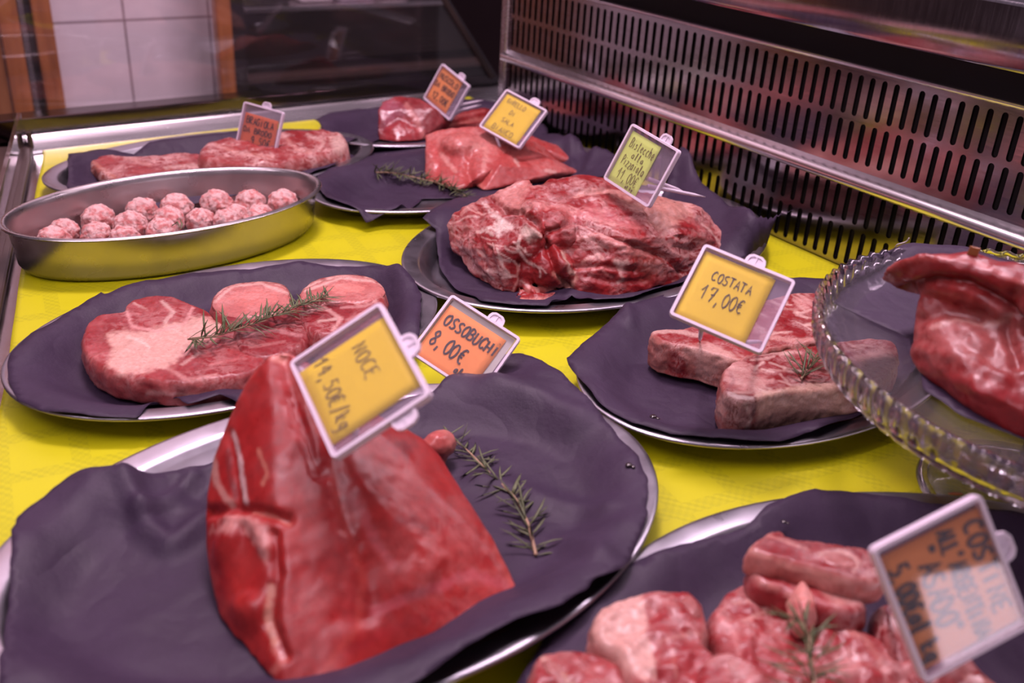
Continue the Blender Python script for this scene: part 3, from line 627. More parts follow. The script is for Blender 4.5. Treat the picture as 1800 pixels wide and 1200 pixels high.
# ---- tall peaked joint in the foreground
zF = TF.zb + 0.0045
k4 = C(0, 700, 2.4); k3 = C(340, 500, 2.4)
lump([
    [(385, 1085, zF), (440, 1160, zF), (500, 1225, zF), (620, 1235, zF), (372, 1020, zF), ('w', .165, .60, zF), ('w', .235, .60, zF),
     (360, 960, .035), (360, 885, .055), (374, 800, .075), (396, 735, .095), (432, 660, .120), (468, 622, .134), (506, 612, .136), (560, 640, .128), (585, 760, .100), (620, 900, .060), (650, 1010, .035)],
    [(600, 1235, zF), (790, 1160, zF), (860, 1105, zF), (912, 1050, zF), ('w', .235, .60, zF), ('w', .30, .57, zF),
     (520, 650, .128), (620, 700, .112), (745, 770, .078), (775, 800, .066), (810, 850, .052), (872, 955, .032), (914, 1035, .018), (640, 860, .080), (760, 990, .042), (700, 1100, .028)],
    ('e', (418, 985, .030), (.016, .018, .030), 0.3), ('e', (455, 1080, .022), (.014, .02, .018), 0.3), ('e', (700, 1020, .030), (.03, .028, .022), 0.2)],
    M['lean'], zF, 0.0017, 26, (lin(172, 44, 44), lin(192, 66, 62)), [
        ('l', [(372, 800), (380, 850), (405, 885)], 9, lin(200, 150, 140), .55), ('l', [(405, 760), (418, 800), (430, 880)], 8, lin(224, 180, 178), .8),
        ('l', [(398, 790), (400, 830), (412, 870)], 6, lin(90, 40, 40), .6), ('l', [(452, 790), (468, 830), (460, 850)], 6, lin(206, 130, 110), .5),
        ('p', [(370, 935), (400, 908), (440, 905), (470, 930), (474, 960), (465, 990), (450, 950), (420, 925), (390, 938)], 8, lin(214, 140, 134), .75),
        ('l', [(440, 900), (480, 905), (508, 920)], 5, lin(206, 120, 104), .55), ('l', [(472, 1030), (466, 1090), (480, 1130)], 8, lin(216, 150, 130), .65),
        ('l', [(480, 1140), (500, 1160), (480, 1180)], 10, lin(200, 110, 100), .5), ('l', [(585, 820), (600, 900), (640, 1010), (630, 1100), (560, 1190)], 12, lin(190, 74, 64), .3),
        ('p', [(540, 720), (590, 790), (640, 960), (600, 1010), (545, 980), (528, 850)], 30, lin(118, 26, 32), .35),
        ('p', [(690, 770), (730, 775), (725, 800), (700, 800)], 10, lin(80, 28, 36), .55), ('p', [(690, 910), (730, 915), (750, 935), (700, 930)], 10, lin(92, 36, 44), .5),
        ('l', [(620, 870), (660, 950), (690, 990)], 14, lin(200, 100, 106), .4), ('l', [(660, 1075), (740, 1040), (830, 1010), (890, 1030)], 16, lin(186, 92, 100), .5),
        ('l', [(600, 1150), (700, 1100), (820, 1060)], 12, lin(140, 34, 40), .4), ('l', [(500, 625), (520, 680), (560, 760)], 10, lin(205, 110, 106), .5), ('p', [(455, 628), (480, 615), (515, 612), (500, 632)], 6, lin(216, 130, 118), .8),
        ('l', [(860, 930), (905, 1030)], 12, lin(196, 72, 62), .5)],
    [([(360, 900), (400, 898), (445, 898), (505, 912)], 10, .0045), ([(480, 940), (484, 1010), (472, 1090), (500, 1150)], 11, .0035), ([(580, 800), (600, 900), (640, 1000), (650, 1080)], 18, .0028),
     ([(500, 630), (520, 720), (560, 830)], 11, .0035), ([(400, 760), (412, 820), (420, 890)], 8, .002), ([(400, 905), (440, 910), (465, 960)], 14, -.003), ([(640, 860), (690, 920), (760, 990)], 22, -.003)],
    0.0022, 15, 16, 2.0, label='tall peaked red joint of lean beef standing on the large foreground paper', group=None)
lump([('e', (772, 782, .030), (.016, .012, .012), 0.4), ('e', (758, 800, .022), (.014, .012, .016), 0.2)], M['lean'], zF, 0.0016, 4, (PINKFAT, PALE), [('p', [(755, 790), (785, 795), (775, 815), (755, 810)], 5, DEEP, .8)], (), .0012, 60, 40, 4.0,
     name='meat_trimming', label='small pink trimming peeking out behind the peaked joint by the rosemary')

# ---- large shoulder joint
zD = TD.zb + 0.0045; c7 = C(700, 280, 3.0)
lump([
    [(790, 430, .030), (784, 395, .045), (800, 372, .060), (845, 350, .078), (900, 325, .092), (930, 312, .099), (820, 470, .018), (835, 490, zD), (880, 512, zD), (925, 515, zD), (955, 480, .030), (960, 400, .080), ('w', .60, .96, zD), ('w', .66, .97, .05), ('w', .56, .93, .02), (870, 440, .055)],
    [(925, 330, .094), (1000, 318, .098), (1060, 322, .095), (1120, 343, .086), (1190, 352, .080), (1232, 366, .070), (1262, 400, .050), (1283, 432, .034), (1276, 465, .014), (1180, 500, zD), (1090, 522, zD), (1010, 522, zD), (960, 505, zD), (975, 440, .050), (1010, 390, .078), (1100, 420, .070), (1200, 410, .064), (1000, 480, .030), (1120, 480, .028), ('w', .74, 1.00, zD), ('w', .90, .90, zD), ('w', .88, .86, .04), ('w', .76, .99, .05)],
    [(905, 522, zD), (915, 500, .018), (950, 505, .018), (988, 512, .014), (990, 522, zD), (950, 536, zD), (915, 534, zD), (940, 510, .020)],
    ('e', (862, 470, .026), (.016, .014, .016), .5), ('e', (945, 400, .064), (.03, .05, .030), .3), ('e', (965, 470, .034), (.026, .03, .024), .3), ('e', (1020, 330, .088), (.05, .03, .012), -.2), ('e', (1090, 490, .020), (.035, .02, .014), -.3)],
    M['shoulder'], zD, 0.0015, 5, (lin(150, 34, 38), lin(172, 54, 54)), streaks(835, 985, 420, 510, 55, 24, 28, 2.8, lin(226, 178, 168), .75, 24) + streaks(790, 880, 350, 470, 20, 16, 24, 2.8, lin(220, 160, 150), .7, 25) + streaks(1000, 1260, 330, 500, 18, 26, 44, 3, lin(212, 140, 132), .6, 26) + [
        ('p', c7(455, 235, 490, 280, 530, 290, 560, 320, 610, 330, 600, 370, 560, 375, 530, 410, 490, 375, 440, 385, 500, 345, 520, 320, 480, 290), 5, lin(222, 186, 178), .9),
        ('p', c7(640, 370, 720, 365, 760, 410, 700, 430, 650, 400), 6, lin(214, 176, 164), .8),
        ('l', c7(520, 470, 550, 560, 590, 620, 550, 620), 4, FAT, .8), ('l', c7(640, 410, 630, 470, 680, 540, 720, 560), 4, FAT, .8), ('l', c7(630, 560, 632, 640, 600, 700), 3.5, PINKFAT, .7),
        ('l', c7(410, 380, 470, 380, 500, 400), 4, FAT, .8), ('l', c7(300, 340, 350, 310, 420, 300), 3.5, FAT, .55), ('l', c7(330, 290, 380, 240, 410, 260), 4, PINKFAT, .6),
        ('p', c7(500, 190, 560, 140, 640, 110, 720, 125, 740, 140, 690, 160, 660, 210, 700, 240, 780, 245, 640, 270, 560, 250, 520, 210), 7, lin(206, 128, 120), .75),
        ('l', c7(940, 190, 1020, 160, 1100, 165, 1180, 175, 1220, 200), 7, lin(214, 140, 130), .75), ('l', c7(720, 240, 860, 250, 1000, 300, 1130, 330, 1260, 360), 9, lin(200, 112, 108), .6),
        ('p', c7(1130, 190, 1240, 215, 1370, 190, 1480, 185, 1560, 210, 1540, 300, 1470, 330, 1440, 380, 1380, 350, 1320, 330, 1330, 270, 1240, 250), 9, lin(204, 136, 124), .85),
        ('p', c7(880, 320, 1000, 240, 1130, 260, 1260, 330, 1180, 350, 1020, 330), 10, lin(178, 92, 96), .6),
        ('l', c7(950, 420, 1060, 400, 1150, 440, 1230, 490, 1330, 500), 8, lin(206, 124, 116), .6), ('p', c7(1140, 530, 1200, 540, 1200, 580, 1160, 590), 5, lin(224, 176, 164), .85),
        ('l', c7(870, 500, 890, 560, 920, 600), 7, lin(216, 170, 154), .75), ('l', c7(820, 600, 900, 690, 940, 620), 6, lin(206, 140, 124), .6), ('l', c7(970, 540, 1050, 500, 1080, 520), 5, lin(220, 150, 138), .7),
        ('l', c7(1170, 600, 1190, 640, 1160, 650), 4, FAT, .5), ('l', c7(960, 580, 1120, 570, 1260, 580), 6, lin(190, 90, 86), .5), ('l', c7(640, 690, 700, 670, 850, 680), 5, lin(210, 120, 110), .6), ('l', c7(640, 740, 740, 740, 830, 740), 6, lin(216, 140, 126), .7),
        ('p', c7(1250, 520, 1400, 500, 1420, 590, 1300, 640), 12, lin(150, 84, 70), .5), ('l', c7(1570, 230, 1650, 320, 1740, 450), 5, lin(214, 140, 134), .5), ('l', c7(1600, 340, 1690, 420, 1720, 470), 4, FAT, .5), ('l', c7(330, 520, 380, 570, 420, 600), 7, lin(200, 120, 116), .5)],
    [(c7(560, 262, 640, 275, 720, 325, 770, 400, 800, 500, 830, 600, 920, 695), 6, .007), (c7(570, 340, 600, 300, 640, 300), 5, .005), (c7(480, 470, 500, 540, 540, 680), 4, .004), (c7(640, 540, 640, 700), 4, .004),
     (c7(800, 380, 940, 320, 1060, 370, 1220, 440, 1420, 520, 1500, 600), 6, .007), (c7(480, 200, 560, 260, 690, 250), 5, .004), (c7(780, 250, 940, 190, 1080, 170), 6, .003), (c7(940, 570, 1080, 560, 1250, 590), 5, .004),
     (c7(1310, 250, 1340, 320, 1420, 380, 1500, 420), 6, .005), (c7(1380, 360, 1460, 460, 1560, 480), 7, .004), (c7(1020, 210, 1080, 230), 8, -.003), (c7(950, 420, 1060, 410, 1100, 440), 9, -.003), (c7(690, 360, 790, 430, 870, 560), 8, -.005), (c7(340, 500, 420, 590), 6, .004), (c7(620, 745, 640, 690, 780, 690, 870, 690), 4, .005), (c7(1000, 620, 1180, 650, 1320, 640), 6, .003)],
    0.0030, 42, 26, 5.0, label='large boned beef shoulder joint with creases and white fat in the centre', stretch=(1, 1, 1.5))

# ---- veal on the tray behind
zC = TC.zb + 0.0045
VE = (lin(190, 82, 78), lin(206, 108, 102))
lump([[(745, 236, .052), (750, 262, .040), (752, 300, .018), (745, 318, zC), (800, 338, zC), (835, 330, zC), (770, 226, .060), (825, 220, .066), (880, 224, .064), (905, 245, .054), (860, 300, .030), ('w', .80, 1.23, zC), ('w', .89, 1.17, zC), ('w', .88, 1.2, .03)], ('e', (812, 262, .040), (.034, .034, .024), .2)],
     M['veal'], zC, .002, 22, VE, [('p', [(755, 240), (800, 228), (860, 235), (900, 250), (860, 275), (800, 262)], 14, lin(206, 122, 116), .6), ('l', [(835, 255), (855, 262), (850, 300)], 7, lin(214, 140, 130), .5), ('l', [(760, 250), (770, 290), (765, 320)], 9, lin(190, 60, 58), .6), ('l', [(775, 270), (800, 300)], 6, lin(216, 150, 140), .5)],
     [([(756, 250), (770, 280), (768, 315)], 9, .003), ([(830, 260), (822, 300), (835, 330)], 8, .004)], .0015, 45, 30, 6.0, label='rounded pale pink veal joint under the yellow price tag beside the rosemary')
lump([[(815, 300, .020), (822, 282, .030), (850, 264, .038), (880, 262, .044), (915, 258, .046), (950, 268, .040), (990, 296, .026), (985, 304, .022), (950, 308, .018), (880, 322, zC), (850, 336, zC), (825, 322, zC), (880, 290, .036), ('w', .90, 1.12, zC), ('w', .80, 1.13, zC)]],
     M['veal'], zC, .002, 6, VE, [('l', [(855, 285), (860, 300)], 6, lin(220, 160, 150), .6), ('l', [(905, 280), (912, 290)], 4, FAT, .6), ('l', [(960, 300), (975, 302)], 5, FAT, .6), ('l', [(820, 300), (850, 333)], 8, lin(206, 116, 104), .5)], [([(900, 300), (950, 295)], 10, .002)], .0014, 45, 30, 7.0, label='fan-shaped pale pink veal piece with a pointed tip, frontmost on its tray')
lump([[(905, 238, .045), (930, 236, .045), (955, 252, .035), (962, 268, .02), (955, 276, .015), (920, 270, .02), ('w', .96, 1.18, zC), ('w', .92, 1.14, zC), ('w', .90, 1.20, zC)]], M['veal'], zC, .002, 5, VE, (), (), .0012, 45, 30, 8.0, label='pale pink veal tip poking out to the right behind the fan-shaped piece')
# ---- dark lean joint in the far corner
zB = TB.zb + 0.0045
lump([[(663, 195, .045), (665, 228, .020), (664, 246, zB), (700, 250, zB), (735, 248, zB), (672, 178, .055), (700, 167, .062), (735, 172, .060), (765, 190, .050), (778, 215, .030), (770, 240, zB), ('w', .78, 1.47, zB), ('w', .86, 1.44, zB)]], M['lean'], zB, .002, 6, (lin(140, 34, 42), lin(166, 56, 62)),
     [('p', [(668, 185), (690, 175), (715, 195), (690, 215), (672, 225)], 9, lin(160, 96, 112), .6), ('l', [(715, 185), (735, 215), (745, 245)], 7, lin(204, 124, 118), .6), ('p', [(680, 222), (710, 208), (740, 225), (740, 248), (675, 246)], 8, lin(150, 26, 34), .7)], [([(672, 225), (700, 205), (735, 222)], 7, .003)], .0014, 45, 30, 9.0, label='rounded dark red lean joint with a silvery skin in the far corner')
lump([[(772, 222, .014), (790, 212, .024), (815, 195, .030), (850, 188, .032), (875, 195, .024), (870, 215, zB), (800, 232, zB), (772, 232, zB), ('w', .93, 1.40, zB), ('w', .90, 1.45, zB)]], M['lean'], zB, .002, 5, (lin(140, 34, 38), lin(166, 56, 56)), [('l', [(780, 222), (830, 208), (870, 205)], 4, lin(196, 110, 100), .6), ('l', [(800, 205), (850, 195)], 4, lin(196, 100, 96), .5)], [([(780, 216), (870, 206)], 5, .005)], .002, 50, 30, 10.0, label='flat dark red cut lying behind the orange tag in the far corner')

# ---- braising slices at the back left
zA = TA.zb + 0.0045; MR = (lin(160, 56, 58), lin(184, 88, 86))
slab([(158, 279), (200, 272), (260, 272), (310, 267), (345, 268), (368, 282), (420, 295), (432, 312), (330, 322), (250, 322), (205, 320), (176, 302)], .024, .019, M['marbled'], MR, [('l', [(158, 281), (185, 300), (210, 318)], 5, lin(170, 110, 90), .7), ('l', [(220, 275), (262, 290)], 6, PINKFAT, .5), ('l', [(290, 295), (340, 290), (380, 300)], 5, FAT, .5)], seed=1.5, side=(lin(150, 90, 76), .7), bumpy=.003, label='flat braising slice with a pointed left end behind the meatball pan')
slab([(347, 267), (362, 248), (400, 240), (450, 236), (500, 226), (560, 225), (600, 231), (612, 252), (592, 262), (540, 274), (490, 284), (440, 288), (400, 285), (360, 280)], .040, .034, M['marbled'], MR, [('p', [(580, 240), (600, 236), (612, 255), (600, 275), (585, 265)], 5, FAT, .8), ('l', [(500, 240), (520, 262), (545, 268)], 5, PINKFAT, .6), ('l', [(540, 236), (570, 250), (560, 265)], 4, FAT, .5), ('l', [(380, 255), (420, 270), (480, 275)], 5, PINKFAT, .6)], seed=2.5, rr=.010, bumpy=.004, side=(PINKFAT, .25), label='thick braising slice behind the orange tag at the back left')

# ---- shin slices
zE = TE.zb + 0.0045; GB = 'shin slices on the left tray'
s1 = slab([(370, 530), (380, 510), (410, 496), (460, 491), (500, 497), (513, 515), (522, 545), (538, 565), (540, 590), (520, 610), (470, 627), (428, 622), (412, 600), (402, 575), (380, 552)], .036, .028, M['fatbone'], (lin(140, 36, 44), lin(160, 54, 60)), [
    ('p', [(374, 532), (384, 510), (412, 498), (460, 494), (500, 500), (511, 518), (512, 540), (470, 556), (420, 558), (385, 548)], 5, lin(218, 150, 142), .95), ('p', [(398, 520), (430, 506), (475, 504), (495, 516), (480, 534), (430, 540)], 8, lin(206, 108, 100), .7), ('l', [(430, 590), (480, 580), (530, 590)], 5, lin(196, 124, 124), .6), ('l', [(440, 610), (500, 600)], 4, lin(190, 120, 116), .5)], seed=3.1, side=(lin(176, 80, 80), .5), rr=.006, label='shin slice in the middle with a round pink marrow bone under the rosemary', group=GB)
BO = (lin(204, 128, 122), lin(222, 158, 150))
slab([(376, 530), (388, 512), (412, 500), (458, 496), (498, 503), (508, 520), (506, 540), (468, 553), (420, 555), (388, 546)], .0375, .004, M['fatbone'], BO, [('p', [(400, 522), (432, 508), (475, 507), (492, 518), (478, 536), (430, 542)], 6, lin(210, 108, 100), .6), ('l', [(378, 530), (410, 502), (458, 498), (505, 515)], 4, lin(226, 170, 160), .7)], rr=.0015, bumpy=.0006, seed=3.2, parent=s1, name='marrow_bone')
s2 = slab([(522, 530), (530, 505), (556, 488), (602, 479), (648, 483), (674, 498), (678, 520), (668, 545), (642, 565), (600, 583), (562, 588), (537, 578), (525, 558)], .038, .030, M['fatbone'], (lin(146, 44, 52), lin(168, 66, 70)), [
    ('p', [(526, 520), (540, 500), (600, 483), (648, 487), (672, 502), (674, 520), (640, 532), (590, 530), (545, 540)], 6, lin(222, 158, 148), .95), ('p', [(575, 505), (610, 495), (640, 500), (640, 512), (600, 516)], 8, lin(226, 130, 120), .7),
    ('l', [(540, 548), (570, 540), (600, 560), (585, 580)], 5, lin(214, 150, 144), .85), ('l', [(600, 540), (640, 538), (660, 530)], 4, lin(206, 140, 136), .7), ('l', [(560, 565), (590, 560)], 4, FAT, .7), ('l', [(610, 562), (650, 545)], 4, lin(200, 130, 128), .6)], seed=3.7, side=(lin(180, 90, 88), .55), rr=.006, label='rightmost shin slice with a big pale bone, behind the yellow tag', group=GB)
slab([(530, 518), (543, 502), (602, 485), (648, 489), (670, 503), (670, 519), (638, 530), (590, 529), (550, 536)], .0395, .004, M['fatbone'], BO, [('p', [(572, 506), (610, 496), (640, 501), (638, 512), (600, 516)], 6, lin(228, 132, 122), .7), ('l', [(535, 512), (600, 488), (660, 495)], 4, lin(228, 174, 164), .7)], rr=.0015, bumpy=.0006, seed=3.9, parent=s2, name='marrow_bone')
s3 = slab([(143, 606), (148, 572), (170, 553), (214, 546), (224, 530), (255, 518), (300, 518), (340, 532), (366, 545), (376, 556), (404, 575), (436, 590), (472, 612), (460, 640), (425, 658), (380, 666), (330, 670), (280, 666), (230, 660), (190, 650), (160, 632)], .034, .027, M['fatbone'], (lin(156, 48, 54), lin(178, 72, 74)), [
    ('p', [(188, 586), (215, 580), (250, 582), (300, 568), (350, 555), (390, 566), (382, 592), (350, 604), (322, 620), (305, 642), (262, 652), (215, 658), (186, 642), (196, 615)], 6, lin(220, 158, 146), .95),
    ('p', [(150, 610), (165, 600), (190, 605), (192, 632), (165, 630), (150, 620)], 5, lin(170, 80, 80), .5), ('l', [(222, 544), (232, 574), (278, 582), (325, 568), (338, 542)], 4.5, lin(214, 140, 136), .8), ('l', [(285, 530), (305, 548), (290, 565)], 5, FAT, .7),
    ('l', [(225, 592), (250, 600), (262, 610)], 4, lin(232, 190, 180), .6), ('l', [(300, 650), (330, 668), (380, 660)], 6, lin(206, 136, 130), .6), ('l', [(235, 532), (260, 545)], 3, FAT, .5), ('l', [(260, 690), (340, 694), (400, 690)], 6, lin(208, 150, 142), .6), ('l', [(320, 640), (350, 620)], 4, FAT, .5), ('l', [(370, 640), (420, 630)], 4, lin(196, 96, 94), .5)], seed=4.2, side=(lin(184, 100, 96), .45), rr=.005, bumpy=.0022, label='biggest shin slice with a broad white bone band at the left of its tray', group=GB)

# ---- rib steaks
zG = TG.zb + 0.0045; GS = 'rib steaks under the yellow tag'; k6 = C(1180, 560, 4.2857)
slab([(1146, 581), (1172, 577), (1200, 576), (1250, 560), (1300, 535), (1350, 525), (1400, 513), (1438, 516), (1454, 540), (1452, 575), (1440, 598), (1385, 606), (1335, 622), (1295, 632), (1262, 622), (1225, 612), (1190, 606), (1160, 598)], .044, .034, M['ribeye'], (lin(150, 34, 40), lin(172, 60, 60)), streaks(1330, 1452, 518, 602, 25, 30, 28, 3.2, lin(222, 170, 160), .7, 21) + [
    ('p', k6(-10, 230, 60, 250, 110, 330, 150, 440, 60, 440, -40, 420), 5, lin(140, 18, 28), .9), ('p', k6(90, 190, 300, 190, 440, 240, 520, 300, 300, 440, 200, 430, 190, 300, 100, 250), 7, lin(208, 150, 140), .9), ('l', [(1150, 583), (1190, 582), (1230, 590)], 6, FAT, .7), ('p', [(1395, 522), (1420, 518), (1432, 535), (1405, 545)], 6, lin(214, 140, 134), .7), ('l', [(1340, 590), (1390, 598), (1440, 596)], 6, PINKFAT, .7)],
    seed=5.3, s=.0013, rr=.003, side=(lin(206, 146, 132), .5), bumpy=.002, label='rib steak at the back partly hidden by its yellow tag', group=GS)
slab([(1268, 664), (1281, 640), (1310, 626), (1360, 618), (1420, 607), (1480, 598), (1530, 594), (1572, 602), (1580, 630), (1556, 664), (1512, 682), (1462, 682), (1402, 686), (1348, 694), (1318, 704), (1292, 702), (1274, 690)], .048, .038, M['ribeye'], (lin(142, 30, 36), lin(168, 56, 56)), streaks(1290, 1560, 602, 685, 18, 34, 34, 3.2, lin(222, 168, 158), .65, 22) + streaks(1275, 1350, 620, 690, 30, 16, 24, 4, lin(226, 180, 170), .8, 23) + [
    ('p', k6(410, 340, 470, 300, 560, 330, 640, 420, 740, 440, 760, 480, 680, 520, 640, 570, 560, 540, 430, 500, 390, 440), 6, lin(212, 142, 136), .75), ('l', k6(650, 580, 760, 560, 900, 540, 1050, 505, 1200, 500, 1330, 540), 9, lin(222, 170, 152), .85), ('p', k6(640, 590, 900, 560, 1180, 510, 1340, 560, 1380, 700, 1100, 830, 720, 890, 640, 850), 7, lin(214, 160, 142), .92),
    ('p', k6(415, 560, 480, 560, 640, 590, 640, 760, 560, 840, 400, 740), 6, lin(120, 84, 78), .85), ('l', k6(430, 560, 500, 590, 610, 600), 5, lin(216, 180, 176), .8), ('l', k6(560, 640, 600, 760, 570, 830), 4, lin(190, 150, 140), .7), ('p', k6(310, 660, 400, 570, 410, 650, 390, 760, 330, 720), 5, lin(206, 150, 140), .8), ('l', k6(630, 600, 620, 720), 5, lin(70, 20, 24), .8), ('l', k6(410, 560, 470, 470, 450, 420), 5, lin(120, 60, 70), .5), ('l', k6(470, 290, 700, 260, 900, 260), 5, FAT, .5), ('l', k6(820, 420, 900, 500, 1000, 490), 3, FAT, .5), ('l', k6(740, 330, 860, 370), 3, FAT, .6), ('p', k6(1370, 300, 1600, 200, 1720, 350, 1640, 540, 1480, 480), 7, lin(196, 130, 124), .8)],
    seed=6.1, s=.0013, rr=.003, side=(lin(176, 110, 100), .55), bumpy=.0022, label='thick rib steak in front with a pale fat edge and a rosemary tip on it', group=GS)

# ---- short ribs bottom right
zH = TH.zb + 0.0045; GR = 'short ribs in the bottom right corner'; RB = (lin(166, 52, 58), lin(188, 86, 88))
slab([(1245, 1090), (1262, 1048), (1305, 1015), (1350, 1005), (1400, 1030), (1445, 1062), (1500, 1090), (1570, 1120), (1640, 1160), (1700, 1260), (1500, 1330), (1300, 1290), (1290, 1180), (1268, 1140)], .036, .030, M['ribs'], RB, [('l', [(1290, 1060), (1350, 1050), (1345, 1075), (1310, 1090)], 5, PINKFAT, .7), ('l', [(1262, 1080), (1290, 1110), (1300, 1150)], 8, lin(214, 130, 128), .7), ('l', [(1440, 1090), (1520, 1120), (1560, 1180)], 8, PINKFAT, .5), ('p', [(1460, 1150), (1500, 1140), (1520, 1180), (1480, 1200)], 8, lin(212, 140, 136), .7)], seed=7.2, rr=.010, bumpy=.006, label='broad short rib piece in the middle of the pile under the rosemary', group=GR)
o = slab([(1040, 1086), (1062, 1058), (1128, 1034), (1200, 1031), (1230, 1048), (1246, 1090), (1242, 1130), (1262, 1152), (1245, 1230), (1140, 1225), (1085, 1150), (1048, 1120)], .046, .038, M['ribs'], RB, [('p', [(1036, 1086), (1062, 1056), (1126, 1036), (1136, 1060), (1136, 1110), (1150, 1160), (1140, 1200), (1085, 1170), (1040, 1125)], 6, lin(218, 156, 146), .95), ('l', [(1140, 1130), (1150, 1190)], 9, lin(220, 160, 150), .8), ('l', [(1150, 1130), (1220, 1110), (1260, 1130)], 4, PINKFAT, .6), ('l', [(1180, 1140), (1190, 1190)], 4, PINKFAT, .5)], seed=7.9, rr=.007, bumpy=.0055, side=(lin(206, 150, 140), .5), label='short rib piece with a broad pale fat left half, second from the left', group=GR)
slab([(1200, 1052), (1210, 1043), (1222, 1052), (1228, 1072), (1218, 1082), (1206, 1070)], .0462, .004, M['fatbone'], (lin(176, 112, 108), lin(200, 140, 134)), [], rr=.0015, bumpy=.0006, s=.0016, parent=o, name='rib_bone')
o = slab([(930, 1195), (944, 1146), (975, 1133), (1040, 1136), (1078, 1150), (1108, 1190), (1140, 1260), (1000, 1290), (930, 1250)], .040, .032, M['ribs'], RB, [('l', [(945, 1150), (980, 1180), (1010, 1210)], 9, lin(214, 160, 146), .8), ('l', [(1040, 1140), (1085, 1165)], 6, lin(214, 140, 130), .7)], seed=8.4, rr=.008, bumpy=.0055, side=(lin(170, 100, 90), .5), label='leftmost short rib piece at the bottom edge of the paper', group=GR)
slab([(958, 1160), (975, 1160), (1000, 1185), (1010, 1205), (990, 1205), (968, 1185)], .0405, .004, M['fatbone'], (lin(176, 112, 108), lin(200, 140, 134)), [], rr=.0015, bumpy=.0006, s=.0016, parent=o, name='rib_bone')
o = slab([(1230, 1165), (1270, 1140), (1310, 1150), (1370, 1190), (1420, 1280), (1300, 1300), (1235, 1230)], .052, .024, M['ribs'], RB, [('p', [(1270, 1150), (1310, 1158), (1345, 1195), (1310, 1210), (1275, 1180)], 6, lin(196, 120, 118), .8)], seed=8.9, rr=.006, bumpy=.004, label='short rib piece with a grey bone end at the bottom, below the rosemary', group=GR)
slab([(1278, 1155), (1300, 1157), (1335, 1185), (1342, 1200), (1318, 1202), (1288, 1180)], .0525, .004, M['fatbone'], (lin(176, 112, 108), lin(200, 140, 134)), [], rr=.0015, bumpy=.0006, s=.0016, parent=o, name='rib_bone')
slab([(1318, 994), (1345, 990), (1400, 1010), (1450, 1028), (1505, 1040), (1525, 1062), (1485, 1078), (1425, 1062), (1375, 1040), (1330, 1022)], .050, .022, M['ribs'], RB, [('p', [(1440, 1040), (1500, 1045), (1515, 1062), (1470, 1066)], 5, lin(200, 130, 122), .8), ('l', [(1320, 1000), (1340, 1025), (1400, 1050)], 6, lin(214, 140, 130), .7)], seed=9.3, rr=.005, label='thin short rib strip lying just under the topmost rib', group=GR)
slab([(1397, 1032), (1406, 1010), (1424, 1016), (1438, 1044), (1432, 1066), (1406, 1070)], .058, .022, M['fatbone'], (lin(236, 176, 164), lin(226, 160, 150)), [('l', [(1400, 1062), (1432, 1064)], 8, lin(190, 70, 74), .7)], rr=.008, bumpy=.004, s=.0015, seed=11.5, name='fat_knob', label='white knob of fat between the topmost rib and the rosemary', cat='meat')
o = slab([(1318, 965), (1346, 934), (1372, 930), (1392, 942), (1450, 950), (1524, 962), (1546, 990), (1552, 1016), (1500, 1018), (1440, 1000), (1378, 986)], .064, .020, M['ribs'], (lin(140, 36, 44), lin(166, 64, 66)), [('l', [(1440, 975), (1480, 968), (1510, 985), (1500, 1005)], 6, lin(206, 146, 138), .8), ('l', [(1350, 940), (1420, 965)], 4, PINKFAT, .6), ('l', [(1320, 968), (1400, 1000), (1500, 1030)], 8, lin(210, 136, 124), .7)], seed=9.9, rr=.004, side=(lin(208, 134, 122), .6), label='topmost short rib strip lying across the pile left of the orange tag', group=GR)
slab([(1440, 972), (1470, 967), (1500, 980), (1505, 996), (1475, 995), (1450, 986)], .0645, .004, M['fatbone'], (lin(176, 112, 108), lin(200, 140, 134)), [], rr=.0015, bumpy=.0006, s=.0016, parent=o, name='rib_bone')
slab([(1540, 1060), (1600, 1050), (1660, 1090), (1740, 1180), (1800, 1230), (1800, 1330), (1680, 1330), (1600, 1200), (1552, 1120)], .040, .034, M['ribs'], (lin(130, 34, 40), lin(160, 58, 60)), [('l', [(1700, 1190), (1780, 1210)], 9, PINKFAT, .6)], seed=10.4, rr=.009, bumpy=.0055, label='dark short rib piece under the orange tag at the right', group=GR)
